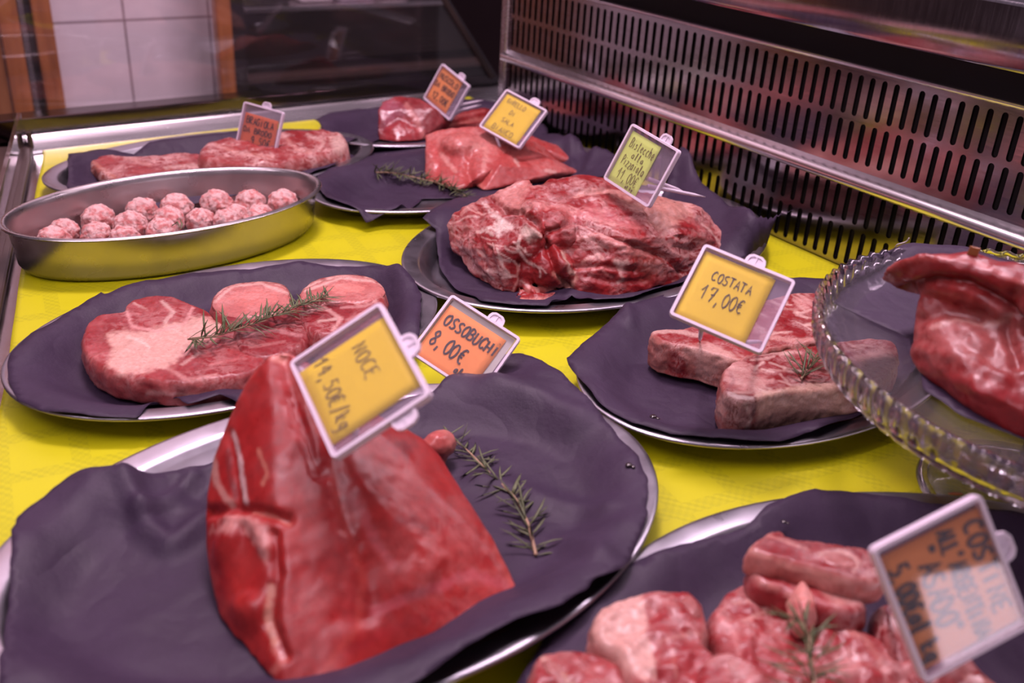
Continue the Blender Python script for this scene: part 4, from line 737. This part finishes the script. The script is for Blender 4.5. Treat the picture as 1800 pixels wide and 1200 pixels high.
# ------------------------------------------------------------------ oval pan of meatballs
PT = Tray(0.2870, 1.1180, 0.1840, 0.1060, 0.07, zb=0.0022)
def pan():
    b = MB(); prof = [(0.034, 0.0012), (0.022, 0.0016), (0.016, 0.004), (0.0125, 0.010), (0.0085, 0.046), (0.0075, 0.0525), (0.006, 0.0545), (0.003, 0.0555), (0.001, 0.0550), (0.0, 0.0535), (0.001, 0.0520), (0.004, 0.0517), (0.0068, 0.0505), (0.0115, 0.009), (0.016, 0.002), (0.022, 0.0)]
    b.rings([PT.ring(o, z) for o, z in prof]); o = autosmooth(b.build('oval_pan', M['pan']), 60)
    tag(o, 'deep oval stainless steel pan holding meatballs on the left', 'pan')
pan()
balls = [(113, 410, 'palest floury meatball at the left end of the row against the rim'), (97, 424, 'meatball sunk lowest at the far left of the pan'), (174, 389, 'large meatball, second row from the left end of the pan'), (170, 416, 'front meatball beside the near rim, second from left'),
         (250, 375, 'meatball standing alone at the back left of the middle'), (230, 400, 'large meatball in front of the lone back left one'), (221, 421, 'meatball half hidden by the near rim, third along it'), (311, 368, 'back meatball directly left of the gap in the middle'), (297, 390, 'pinkish meatball touching two dark green herb bits'), (286, 408, 'front meatball half hidden by the rim in the middle of the pan'),
         (352, 390, 'meatball right of the herb bits, middle of the pan'), (381, 362, 'largest meatball at the back right of the middle'), (401, 375, 'small meatball squeezed right of the largest one'), (400, 391, 'front meatball half hidden by the rim right of the middle'), (441, 360, 'back meatball, second from the right end'), (424, 373, 'small meatball left below the second from right'), (452, 377, 'front meatball half hidden by the rim near the right end'), (498, 360, 'meatball at the far right end of the row')]
bv = icosphere(np.zeros(3), (1, 1, 1), 0, 5); bmx = bmesh.new(); bmesh.ops.create_icosphere(bmx, subdivisions=5, radius=1.0); bF = [[v.index for v in f.verts] for f in bmx.faces]; bmx.free()
placed = []
for k, (px, py, lb) in enumerate(balls):
    r = 0.0182 * (0.92 + 0.16 * ((k * 37) % 10) / 10) * (0.82 if 'small' in lb else 1.08 if 'larg' in lb else 1.0)
    c = at(px, py, 0.0042 + r * 0.9); c[2] = 0.0042 + r * 0.95
    for _ in range(40):
        for q, rq in placed:
            dd = c - q; dist = np.linalg.norm(dd[:2]); need = (r + rq) * 0.97
            if dist < need: c[:2] += dd[:2] / (dist + 1e-9) * (need - dist) * 0.5
    for _ in range(20):
        if PT.dist(c[None])[0] < r + 0.014: c[:2] += (PT.c - c[:2]) * 0.01
    placed.append((c.copy(), r))
    Q = bv * (1 + 0.13 * fbm(bv * 1.9 + k * 3.1, 5, .6) + 0.035 * fbm(bv * 9 + k, 4))[:, None] * r; Q[:, 2] *= 0.94
    flour = sstep(-0.3, 0.5, fbm(bv * 3 + k * 1.7, 4) + 0.25 * bv[:, 2])[:, None]
    col = lin(196, 112, 108) * (1 - flour) + lin(222, 180, 176) * flour
    Q = Q + c; Q[:, 2] = np.maximum(Q[:, 2], 0.0042)
    tag(obj('meatball', Q, bF, M['ball'], attrs={'tint': col}), lb, 'meatball', 'meatballs in the oval pan')
for k, p in enumerate([[(303, 396), (312, 390), (316, 400)], [(316, 384), (320, 394), (318, 402)]]):
    b = MB(); b.tube([at(x, y, 0.036) for x, y in p], [0.0007, 0.0009, 0.0004], 6)
    tag(b.build('herb_bit', M['needle'], smooth=True), ['dark green herb bit lying left between two meatballs', 'dark green herb bit lying right between two meatballs'][k], 'herb', 'herb bits among the meatballs')

# ------------------------------------------------------------------ footed glass stand
SC = np.array([0.716, 0.302]); STILT = 0.06; SZ = 0.106
def lathe(prof, n=160, scal=0.0, lobes=56, tilt=0.0, zr=0.0, scal_from=0.17):
    R = []; t = np.linspace(0, 2 * np.pi, n, endpoint=False)
    for r, z in prof:
        k = sstep(scal_from, 0.182, r); rr = r + k * scal * np.cos(lobes * t); x, y = rr * np.cos(t), rr * np.sin(t)
        R.append(np.c_[SC[0] + x, SC[1] + y, zr + z + tilt * y + k * scal * 0.6 * np.cos(lobes * t)])
    return R
st = empty('cake_stand', (SC[0], SC[1], 0.002)); tag(st, 'clear glass footed cake stand with a scalloped rim at the right', 'cake stand')
b = MB(); b.rings(lathe([(0.001, 0.005), (0.150, 0.006), (0.166, 0.010), (0.176, 0.018), (0.181, 0.024), (0.184, 0.020), (0.180, 0.010), (0.172, 0.003), (0.160, 0.0005), (0.001, 0.0)], 512, 0.0011, 76, STILT, SZ)); b.build('plate', M['dish'], st, smooth=True)
b = MB(); b.rings(lathe([(0.1815, 0.024), (0.184, 0.0275), (0.1875, 0.027), (0.1885, 0.022), (0.1870, 0.010), (0.182, 0.0), (0.1785, -0.004), (0.1765, -0.002), (0.181, 0.010), (0.1825, 0.019)], 608, 0.0012, 76, STILT, SZ) + lathe([(0.1815, 0.024)], 608, 0.0012, 76, STILT, SZ), cap=(False, False)); b.build('scalloped_rim', M['rimglass'], st, smooth=True)
b = MB(); b.rings(lathe([(0.001, 0.011), (0.030, 0.0105), (0.070, 0.0065), (0.074, 0.0045), (0.074, 0.0022), (0.001, 0.0022)], 120)); b.build('foot', M['dish'], st, smooth=True)
b = MB(); b.rings(lathe([(0.0735, 0.0022), (0.0815, 0.0022), (0.0825, 0.0042), (0.0805, 0.0068), (0.0745, 0.0072), (0.0735, 0.0022)], 120), cap=(False, False)); b.build('foot_ring', M['rimglass'], st, smooth=True)
b = MB(); b.rings(lathe([(0.030, 0.0105), (0.020, 0.020), (0.0135, 0.035), (0.0125, 0.060), (0.016, 0.085), (0.030, 0.1045), (0.001, 0.1045)], 60), cap=(True, False)); b.build('stem', M['rimglass'], st, smooth=True)
def standz(P): return SZ + 0.0075 + STILT * (np.asarray(P)[:, 1] - SC[1])
paper(None, [(1466, 535), (1596, 597), (1626, 690), (1690, 735), (1800, 778), (1900, 800), (1960, 700), (1900, 520), (1800, 468, .02), (1700, 436, .022), (1592, 428, .022), (1505, 470)], 'black paper under the joint on the glass stand', 0.002, 11.0, zfun=standz, L=0.03)
zs = SZ + 0.0105
lump([[(1600, 640, zs + .005), (1636, 668, zs), (1700, 724, zs - .003), (1765, 760, zs - .004), (1840, 785, zs - .004), (1980, 780, zs - .004), (1604, 590, .140), (1606, 555, .152), (1614, 525, .164), (1650, 495, .176), (1760, 500, .184), (1900, 560, .180), (1640, 640, .134), (1720, 690, .134), (1800, 720, .134), ('w', .76, .40, zs), ('w', .79, .30, zs), ('w', .74, .20, zs)],
      [(1546, 490, .166), (1552, 474, .178), (1575, 455, .190), (1620, 444, .200), (1700, 441, .206), (1800, 466, .204), (1940, 540, .200), (1580, 508, .160), (1620, 500, .170), (1690, 500, .182), (1800, 560, .172), (1920, 620, .170), ('w', .70, .41, .15), ('w', .74, .36, .16), ('w', .72, .25, .16)]],
     M['lean'], zs - .006, .002, 10, (lin(146, 38, 40), lin(166, 54, 54)), [('p', [(1612, 560), (1640, 540), (1700, 545), (1760, 540), (1800, 570), (1800, 650), (1720, 650), (1640, 630), (1612, 600)], 26, lin(190, 110, 106), .4), ('p', [(1610, 520), (1640, 500), (1700, 490), (1730, 510), (1700, 530), (1640, 530)], 12, lin(170, 62, 60), .6),
        ('l', [(1640, 575), (1680, 560), (1740, 570), (1770, 560)], 8, lin(214, 150, 142), .6), ('l', [(1620, 640), (1700, 680), (1800, 700)], 10, lin(140, 30, 36), .6), ('l', [(1560, 470), (1620, 452), (1700, 455), (1800, 500)], 9, lin(160, 60, 54), .6), ('l', [(1600, 500), (1650, 480), (1720, 490), (1790, 545)], 8, lin(110, 24, 28), .7)],
     [([(1590, 512), (1640, 492), (1700, 496), (1760, 530), (1810, 580)], 9, .008), ([(1620, 560), (1660, 545), (1720, 560)], 10, .003), ([(1780, 520), (1770, 580), (1790, 640)], 10, .004), ([(1610, 615), (1680, 625), (1760, 660)], 14, -.002), ([(1690, 570), (1730, 610)], 14, -.002)], .0022, 40, 20, 12.0,
     label='red joint with a folded over flap lying on the glass cake stand')
b = MB(); b.box(-.0035, .0035, -.0006, .0006, 0, .008); o = b.build('paper_slip', M['wood']); p = at(1707, 452, .203); o.location = p; o.rotation_euler = (0.1, 0.1, -0.9)
tag(o, 'tiny orange paper slip tucked behind the joint on the glass stand', 'slip')
b = MB(); b.tube(spline([at(1590, 434, .135), at(1575, 437, .140), at(1577, 430, .150), at(1592, 425, .155), at(1598, 418, .16)], 6, False), 0.0005, 6)
tag(b.build('thread', M['plaster'], smooth=True), 'pale curled thread at the back rim of the glass stand', 'thread')
t = np.linspace(0, 2 * np.pi, 16, endpoint=False); c = at(1680, 868, .0082); b = MB(); b.rings([np.c_[c[0] + .0055 * q * np.cos(t), c[1] + .0022 * q * np.sin(t) - .003 * q * np.cos(t), np.full(16, c[2] + h)] for q, h in ((1, 0), (.9, .0006), (.1, .0008))])
tag(b.build('dry_flake', M['wood'], smooth=True), 'small brown flake lying on the foot of the glass stand', 'flake')

# ------------------------------------------------------------------ rosemary
def sprig(pts, n, nl, label, tr=None, bush=1.0, rad=0.0011, tip=0.35, lift=0.5, seed=0, bare=0.0):
    rng = np.random.default_rng(seed + 100)
    if tr is not None:
        q = np.array([p[:2] for p in pts], float); z = np.full(len(q), .02)
        for _ in range(6): z = tr.paperz(at_m(q, z)) + np.array([p[2] for p in pts])
        pts = [(x, y, zz) for (x, y), zz in zip(q, z)]
    P = spline(np.array([at(*p) for p in pts]), 10, False); P = resample(P, 0.002, False)
    root = empty('rosemary_sprig', tuple(P[len(P) // 2] - np.array([0, 0, rad]))); tag(root, label, 'rosemary', 'rosemary sprigs')
    b = MB(); b.tube(P, np.linspace(rad, rad * tip, len(P)), 7); b.build('stem', M['twig'], root, smooth=True)
    V = []; F = []; T = np.gradient(P, axis=0)
    for k in range(n):
        f = bare + (1 - bare) * (k + rng.uniform(0, 1)) / n; i = min(int(f * (len(P) - 1)), len(P) - 1); p = P[i]; tv = T[i] / np.linalg.norm(T[i])
        s = np.cross(tv, [0, 0, 1]); s /= np.linalg.norm(s); u = np.cross(s, tv); ph = rng.uniform(-0.35, math.pi + 0.35)
        out = s * math.cos(ph) * bush + u * math.sin(ph) * lift; d0 = out * 1.0 + tv * rng.uniform(-0.1, 1.4) + rng.normal(0, .18, 3); d0 /= np.linalg.norm(d0)
        d1 = d0 + tv * rng.uniform(-0.7, 0.7) + np.array([0, 0, rng.uniform(-.35, .15)]); d1 /= np.linalg.norm(d1)
        L = nl * rng.uniform(0.65, 1.15) * (1 - 0.3 * f); w = 0.00105 * rng.uniform(.8, 1.2); sd = np.cross(d0, [0.1, 0.2, 1.0]); sd /= np.linalg.norm(sd); up = np.cross(sd, d0)
        i0 = len(V)
        for q, ww in ((0, .45), (.3, 1.0), (.7, .9), (1.0, .12)):
            c = p + d0 * L * q * (1 - q * .5) + d1 * L * q * q * .5
            V += [c + sd * w * ww, c + up * w * ww * .45, c - sd * w * ww, c - up * w * ww * .3]
        for a in range(3): F += [(i0 + a * 4 + j, i0 + a * 4 + (j + 1) % 4, i0 + a * 4 + 4 + (j + 1) % 4, i0 + a * 4 + 4 + j) for j in range(4)]
        F += [(i0, i0 + 3, i0 + 2, i0 + 1), (i0 + 12, i0 + 13, i0 + 14, i0 + 15)]
    V = np.array(V); V[:, 2] = np.maximum(V[:, 2], P[:, 2].min() - 0.0015)
    obj('needles', V, F, M['needle'], root)
sprig([(628, 306, .008), (680, 303, .009), (730, 312, .009), (780, 325, .008), (823, 347, .006)], 150, .026, 'bushy rosemary sprig on black paper left of the pale veal', TC, 1.0, .0014, lift=.7, seed=1, bare=.12)
sprig([(330, 596, .040), (380, 590, .044), (440, 570, .046), (500, 548, .046), (545, 530, .045), (580, 520, .044)], 110, .029, 'green rosemary sprig lying across the shin slices', None, 1.2, .0009, lift=.42, seed=2)
sprig([(942, 975, .007), (928, 920, .006), (905, 875, .006), (860, 830, .006), (820, 790, .006), (785, 762, .007)], 62, .028, 'sparse rosemary sprig on the crumpled paper right of the peaked joint', TF, 1.1, .0013, lift=.42, seed=3)
sprig([(1408, 666, .052), (1420, 648, .053), (1430, 634, .056), (1440, 618, .058)], 24, .032, 'small rosemary tip on the front rib steak', None, 1.2, .0011, lift=.9, seed=4)
sprig([(1432, 1215, .062), (1425, 1150, .066), (1420, 1110, .070), (1395, 1080, .074)], 30, .030, 'blurred rosemary tip standing on the short ribs', None, 1.2, .0013, lift=.8, seed=5)

# ------------------------------------------------------------------ price tags in clear plastic holders
GL = {'A': [[(0, 0), (.5, 1), (1, 0)], [(.2, .4), (.8, .4)]], 'B': [[(0, 0), (.05, 1), (.7, .95), (.8, .75), (.55, .55), (.1, .52)], [(.55, .55), (.95, .35), (.8, .08), (0, 0)]],
      'C': [[(.9, .85), (.6, 1), (.2, .85), (0, .5), (.15, .12), (.5, 0), (.9, .12)]], 'D': [[(0, 0), (.05, 1), (.6, .9), (.95, .5), (.6, .08), (0, 0)]], 'E': [[(.9, 1), (.05, .96), (0, .05), (.9, 0)], [(0, .5), (.7, .52)]],
      'G': [[(.9, .85), (.5, 1), (.1, .75), (0, .35), (.3, 0), (.85, .1), (.9, .45), (.5, .45)]], 'H': [[(0, 1), (0, 0)], [(.9, 1), (.9, 0)], [(0, .5), (.9, .5)]], 'I': [[(.4, .85), (.4, 0)], [(.4, 1.15), (.45, 1.2)]],
      'K': [[(0, 1), (0, 0)], [(.8, 1), (.05, .45), (.9, 0)]], 'L': [[(.1, 1), (0, 0), (.8, 0)]], 'M': [[(0, 0), (.1, 1), (.5, .35), (.9, 1), (1, 0)]], 'N': [[(0, 0), (.05, 1), (.85, 0), (.9, 1)]],
      'O': [[(.5, 1), (.1, .8), (0, .4), (.3, 0), (.75, .08), (.95, .5), (.8, .9), (.5, 1)]], 'R': [[(0, 0), (.05, 1), (.7, .95), (.75, .65), (.1, .48), (.9, 0)]], 'S': [[(.9, .9), (.5, 1), (.1, .8), (.3, .55), (.8, .4), (.8, .12), (.4, 0), (0, .1)]],
      'T': [[(-.1, 1), (1, 1)], [(.45, 1), (.45, 0)]], 'U': [[(0, 1), (.05, .2), (.4, 0), (.85, .2), (.9, 1)]], 'Z': [[(0, 1), (.9, 1), (0, 0), (.9, 0)]], 'P': [[(.1, 0), (.1, 1), (.75, .95), (.75, .6), (.1, .5)]],
      '0': [[(.5, 1), (.1, .8), (0, .4), (.35, 0), (.8, .15), (.95, .55), (.75, .92), (.5, 1)]], '1': [[(-.1, .55), (.5, 1), (.45, 0)]], '2': [[(0, .8), (.4, 1), (.85, .8), (.6, .4), (0, 0), (.9, 0)]], '4': [[(.5, 1), (0, .4), (.95, .45)], [(.7, .8), (.65, 0)]],
      '5': [[(.9, 1), (.2, 1), (.1, .55), (.6, .6), (.9, .35), (.6, .02), (0, .08)]], '7': [[(-.1, .8), (.05, 1), (.95, 1), (.35, 0)], [(.2, .5), (.85, .52)]], '8': [[(.5, .55), (.1, .8), (.5, 1), (.85, .8), (.5, .55), (.1, .25), (.45, 0), (.9, .25), (.5, .55)]], '9': [[(.85, .75), (.5, 1), (.1, .8), (.3, .5), (.85, .7), (.75, .3), (.5, -.1)]],
      ',': [[(.3, .1), (.15, -.25)]], '.': [[(.3, .08), (.38, .0)]], '€': [[(.95, .9), (.55, 1), (.2, .75), (.15, .3), (.5, 0), (.95, .1)], [(-.05, .6), (.7, .62)], [(-.05, .4), (.65, .42)]], '/': [[(.1, -.15), (.8, 1.1)]], "'": [[(.3, 1.1), (.25, .8)]], '"': [[(.2, 1.1), (.15, .8)], [(.5, 1.1), (.45, .8)]],
      'a': [[(.8, .5), (.4, .6), (.05, .3), (.3, 0), (.75, .25), (.8, .55), (.85, 0)]], 'c': [[(.8, .5), (.4, .6), (.1, .3), (.4, 0), (.8, .1)]], 'e': [[(.1, .3), (.75, .35), (.5, .62), (.1, .35), (.4, 0), (.85, .1)]], 'g': [[(.8, .5), (.4, .6), (.1, .3), (.4, .05), (.8, .3), (.8, .6), (.7, -.35), (.2, -.35)]],
      'h': [[(.1, 1), (.1, 0)], [(.1, .4), (.5, .6), (.75, .4), (.8, 0)]], 'i': [[(.4, .55), (.4, 0)], [(.4, .8), (.45, .85)]], 'k': [[(.1, 1), (.1, 0)], [(.7, .6), (.1, .28), (.8, 0)]], 'l': [[(.3, 0), (.5, .7), (.45, 1), (.3, .8), (.35, 0), (.6, .05)]], 'o': [[(.45, .6), (.1, .35), (.35, 0), (.8, .25), (.45, .6)]],
      's': [[(.75, .5), (.35, .6), (.2, .4), (.7, .2), (.3, 0), (.05, .08)]], 't': [[(.4, .95), (.4, 0), (.7, .05)], [(.05, .65), (.8, .68)]], 'z': [[(.1, .6), (.75, .58), (.1, 0), (.8, .02)]], 'r': [[(.1, .6), (.15, 0)], [(.12, .4), (.5, .62), (.7, .5)]], ' ': []}
def rod(r):
    t = np.linalg.norm(r)
    if t < 1e-9: return np.eye(3)
    k = r / t; K = np.array([[0, -k[2], k[1]], [k[2], 0, -k[0]], [-k[1], k[0], 0]]); return np.eye(3) + np.sin(t) * K + (1 - np.cos(t)) * K @ K
def rect_pose(c, w, h):
    L = np.array([[-w / 2, h / 2, 0], [w / 2, h / 2, 0], [w / 2, -h / 2, 0], [-w / 2, -h / 2, 0]]); c = np.array(c, float); cen = c.mean(0); best = None
    e = c[1] - c[0] + c[2] - c[3]; a = np.arctan2(e[1], e[0]); R0 = ROT @ np.c_[[np.cos(a), np.sin(a), 0], [np.sin(a), -np.cos(a), 0], [0, 0, -1]]
    for sx in (-.7, -.3, .3, .7):
        for sy in (-.7, -.3, .3, .7):
            A0 = R0 @ rod(np.array([sx, 0, 0])) @ rod(np.array([0, sy, 0])); p0 = EYE + ROT @ (np.array([(cen[0] - 900) / FPX, (cen[1] - 600) / FPX, 1]) * (w * FPX / np.linalg.norm(c[1] - c[0])))
            p = np.r_[0, 0, 0, p0]; res = lambda p: (proj(L @ (A0 @ rod(p[:3])).T + p[3:]) - c).ravel(); lam = 1.0
            for it in range(80):
                r = res(p); J = np.array([(res(p + np.eye(6)[i] * 1e-6) - r) / 1e-6 for i in range(6)]).T; dp = np.linalg.solve(J.T @ J + lam * np.diag(np.diag(J.T @ J)), -J.T @ r)
                if (res(p + dp) ** 2).sum() < (r ** 2).sum(): p = p + dp; lam = max(lam * .3, 1e-9)
                else: lam *= 4
            er = (res(p) ** 2).sum()
            if best is None or er < best[0] - 1e-6: best = (er, A0 @ rod(p[:3]), p[3:])
    return best[1], best[2]
def rrect(w, h, r, n=5):
    P = []
    for cx, cy, a0 in ((w / 2 - r, h / 2 - r, 0), (-w / 2 + r, h / 2 - r, 90), (-w / 2 + r, -h / 2 + r, 180), (w / 2 - r, -h / 2 + r, 270)):
        P += [(cx + r * math.cos(math.radians(a0 + 90 * k / n)), cy + r * math.sin(math.radians(a0 + 90 * k / n))) for k in range(n + 1)]
    return np.array(P)
def price_tag(corners, s, card, ext, lines, label, ink='ink', lw=0.0011, tabs=(('t', .62),), spikes=(), backing=None, W=0.08, Hh=0.07, group=None):
    A, p = rect_pose(corners, W, Hh); p = EYE + s * (p - EYE); w, h = W * s, Hh * s
    X = lambda Q: np.asarray(Q, float) @ A.T + p
    root = empty('price_tag', tuple(X([[0, -h / 2, -.002]])[0])); tag(root, label, 'price tag', 'price tags in plastic holders')
    T = 0.0058 * s; fw = 0.0027 * s; b = MB()
    o_, i_ = rrect(w, h, .0035 * s), rrect(w - 2 * fw, h - 2 * fw, .0015 * s)
    Z = lambda P, z: np.c_[P, np.full(len(P), z)]
    R = [Z(i_, 0.0002), Z(o_ * .992, 0.0002), Z(o_, -.0006), Z(o_, -T * .45), Z(o_ * .985, -T * .5), Z(o_, -T * .55), Z(o_, -T + .0006), Z(o_ * .992, -T), Z(i_, -T), Z(i_, 0.0002)]
    b.rings([X(q) for q in R], cap=(False, False)); b.build('holder_frame', M['frost'], root)
    def plate(P2, z0, z1, name, m):
        b = MB(); b.rings([X(Z(P2, z0)), X(Z(P2, z1))]); return b.build(name, m, root)
    plate(rrect(w - 2 * fw + .0004, h - 2 * fw + .0004, .0015 * s), -.0010, -.0004, 'window', M['pane'])
    plate(rrect(w - 2 * fw + .0004, h - 2 * fw + .0004, .0015 * s), -T + .0004, -T + .001, 'back_panel', M['backpane'])
    u0, u1, v0, v1 = ext
    uv = lambda u, v: (-w / 2 + u * w, h / 2 - v * h)
    # the card bows very slightly in its holder
    n = 9; V = []; F = []
    for j in range(n):
        for i in range(n):
            x, y = uv(u0 + (u1 - u0) * i / (n - 1), v0 + (v1 - v0) * j / (n - 1)); V.append((x, y, -.0037 + .0003 * math.sin(3 * i / n + 2 * j / n)))
    F = [(j * n + i, j * n + i + 1, (j + 1) * n + i + 1, (j + 1) * n + i) for j in range(n - 1) for i in range(n - 1)]
    co = obj('card', X(V), F, M[card], root, smooth=True); so = co.modifiers.new('thickness', 'SOLIDIFY'); so.thickness = .0003; so.offset = -1
    if backing:
        a, b2, c, d = backing; plate(np.array([uv(a, c), uv(b2, c), uv(b2, d), uv(a, d)]), -.0046, -.0043, 'backing_card', M['silver'])
    b = MB()
    for txt, ua, va, ub, vb, hh, *rest in lines:
        st_, en = np.array(uv(ua, va)), np.array(uv(ub, vb)); n_ = max(len(txt), 1); adv = (en - st_) / n_; dr_ = adv / np.linalg.norm(adv); upv = np.array([-dr_[1], dr_[0]]); ch = hh * h; cw = np.linalg.norm(adv) * .76; lwl = (rest[0] if rest else lw) * s
        for k, g in enumerate(txt):
            o = st_ + adv * k; jig = RNG.uniform(-.05, .05, 2) * ch
            for poly in GL.get(g, []):
                q = np.array([o + dr_ * cw * x + upv * ch * (y + .08 * x * RNG.uniform(-1, 1)) + jig for x, y in poly])
                if len(q) > 3: q = spline(q, 4, False) if g not in 'AEHKLMNTZ/1457' else q
                T_ = np.gradient(q, axis=0); nn = np.c_[-T_[:, 1], T_[:, 0]]; nn /= np.linalg.norm(nn, axis=1)[:, None] + 1e-12
                l, r = q + nn * lwl / 2, q - nn * lwl / 2; zf, zb_ = -.0025, -.0029
                V = np.concatenate([Z(l, zf), Z(r, zf), Z(r, zb_), Z(l, zb_)]); m = len(q); F = []
                for a in range(m - 1):
                    for (c0, c1) in ((0, 1), (1, 2), (2, 3), (3, 0)): F.append((c0 * m + a, c1 * m + a, c1 * m + a + 1, c0 * m + a + 1))
                F += [(0, m, 2 * m, 3 * m), (m - 1, 2 * m - 1, 3 * m - 1, 4 * m - 1)]
                b.add(X(V), F)
    b.build('handwriting', M[ink], co)
    for side, f in tabs:
        if side == 't': base, dx, dy = np.array(uv(f, 0)), np.array([1, 0]), np.array([0, 1])
        elif side == 'r': base, dx, dy = np.array(uv(1, f)), np.array([0, -1]), np.array([1, 0])
        else: base, dx, dy = np.array(uv(f, 1)), np.array([-1, 0]), np.array([0, -1])
        tw, th_ = .0085 * s, .0085 * s
        prof = [(-1, 0), (-1, .35), (-.85, .75), (-.45, 1), (.45, 1), (.85, .75), (1, .35), (1, 0)]
        o2 = np.array([base + dx * tw * x + dy * th_ * y for x, y in prof]); i2 = np.array([base + dx * tw * x * .72 + dy * th_ * (y * .74 + .02) for x, y in prof])
        b = MB(); b.rings([X(Z(i2, -.0016)), X(Z(o2, -.0016)), X(Z(o2, -.0040)), X(Z(i2, -.0040)), X(Z(i2, -.0016))], cap=(False, False))
        b.rings([X(Z(i2, -.0026)), X(Z(i2, -.0031))]); m2 = np.array([base + dx * tw * x + dy * th_ * y for x, y in ((-.06, .05), (-.06, .8), (.06, .8), (.06, .05))]); b.rings([X(Z(m2, -.0018)), X(Z(m2, -.0036))])
        b.build('hanging_tab', M['frost'], root)
    for (u, v), end in spikes:
        a = X([list(uv(u, v)) + [-T]])[0]; e = P3(end); b = MB(); b.tube([a, a + (e - a) * .8, e], [.0023 * s, .0018 * s, .0003], 8); b.build('spike', M['frost'], root, smooth=True)
    return root
GTAG = None
price_tag([(427, 178), (500, 197), (481, 273), (415, 252)], .88, 'deep_orange', (.06, .90, .23, .95), [('BRAGIOLA', .13, .46, .84, .46, .15), ('DA BRODO', .10, .66, .82, .66, .12), ('9,50€', .34, .90, .82, .90, .18)], 'orange price tag reading bragiola da brodo on the back left slices', lw=.0014, tabs=(('t', .55),), spikes=(((.4, .98), (450, 262, .036)),))
price_tag([(776, 111), (826, 150), (789, 213), (744, 172)], .95, 'orange', (.04, .76, .05, .94), [('MUSCOLO', .10, .33, .72, .30, .14), ('DA BRODO', .08, .55, .74, .52, .13), ('12,00€', .16, .82, .70, .80, .16)], 'orange price tag reading muscolo da brodo in the far corner', lw=.0015, tabs=(('t', .66),), spikes=(((.75, .75), (850, 176, .055)), ((.8, .9), (846, 184, .045))))
price_tag([(890, 155), (963, 194), (912, 261), (841, 222)], 1.0, 'yellow', (.06, .87, .06, .95), [('GIRELLO', .16, .25, .60, .25, .11), ('DI', .36, .45, .50, .45, .10), ('SALA', .30, .66, .60, .66, .10), ('BIANCO', .22, .88, .72, .88, .12)], 'yellow price tag with faint writing on the pale veal', ink='thin_ink', lw=.0007, tabs=(('t', .66),), spikes=(((.4, .98), (880, 262, .045)),))
price_tag([(1110, 217), (1195, 263), (1138, 367), (1060, 312)], 1.0, 'green', (.05, .66, .10, .96), [('Bistecche', .13, .34, .64, .35, .16), ('alla', .26, .48, .52, .49, .11), ('Pizzaiola', .13, .64, .62, .65, .15), ('11,00€', .18, .86, .60, .86, .17), ('al kg', .42, .94, .58, .94, .06)], 'green price tag reading bistecche alla pizzaiola on the shoulder joint', ink='thin_ink', lw=.0006, tabs=(('t', .68),), spikes=(((.75, .72), (1240, 346, .098)), ((.7, .62), (1203, 337, .105))))
price_tag([(794, 515), (917, 595), (841, 699), (718, 619)], .94, 'orange', (.05, .86, .13, .98), [('OSSOBUCHI', .12, .40, .88, .42, .16, .0017), ('8,00€', .12, .74, .60, .74, .21, .0017), ('al kg', .56, .88, .82, .90, .10, .0013)], 'orange price tag reading ossobuchi on the cloth between three trays', lw=.0017, tabs=(('t', .62),), spikes=(((.3, .9), ('w', .455, .735, .003)), ((.7, .9), ('w', .475, .70, .003))), backing=(.05, .94, .05, .9))
price_tag([(667, 533), (758, 688), (584, 813), (508, 631)], 1.0, 'yellow', (.12, .86, .03, .96), [('NOCE', .22, .44, .56, .44, .14), ('14,50€/kg', .13, .80, .82, .86, .15)], 'large yellow price tag reading noce on the peaked foreground joint', ink='thin_ink', lw=.0007, tabs=(('t', .50), ('r', .30)), spikes=(((.35, .85), (520, 640, .125)), ((.75, .85), (640, 760, .085))))
price_tag([(1235, 429), (1403, 491), (1336, 625), (1178, 548)], .97, 'yellow', (.04, .81, .07, .97), [('COSTATA', .22, .38, .66, .38, .12), ('17,00€', .20, .64, .66, .64, .18)], 'yellow price tag reading costata above the rib steaks', lw=.0008, tabs=(('t', .55),), spikes=(((.35, .95), (1230, 600, .040)), ((.75, .95), (1340, 600, .042))))
price_tag([(1724, 868), (1816, 1100), (1625, 1204), (1533, 966)], .97, 'orange', (.09, .93, .02, .97), [('COSTINE', .16, .21, .84, .24, .16), ("ALL'ARGENTINA", .12, .45, .93, .45, .15), ('"ASADO"', .18, .69, .84, .70, .18), ('5,00€al kg', .20, .93, .92, .91, .17)], 'orange price tag reading costine asado at the bottom right', lw=.0021, tabs=(('t', .42),), spikes=(((.4, .9), (1560, 1080, .034)), ((.7, .9), (1640, 1150, .034))))
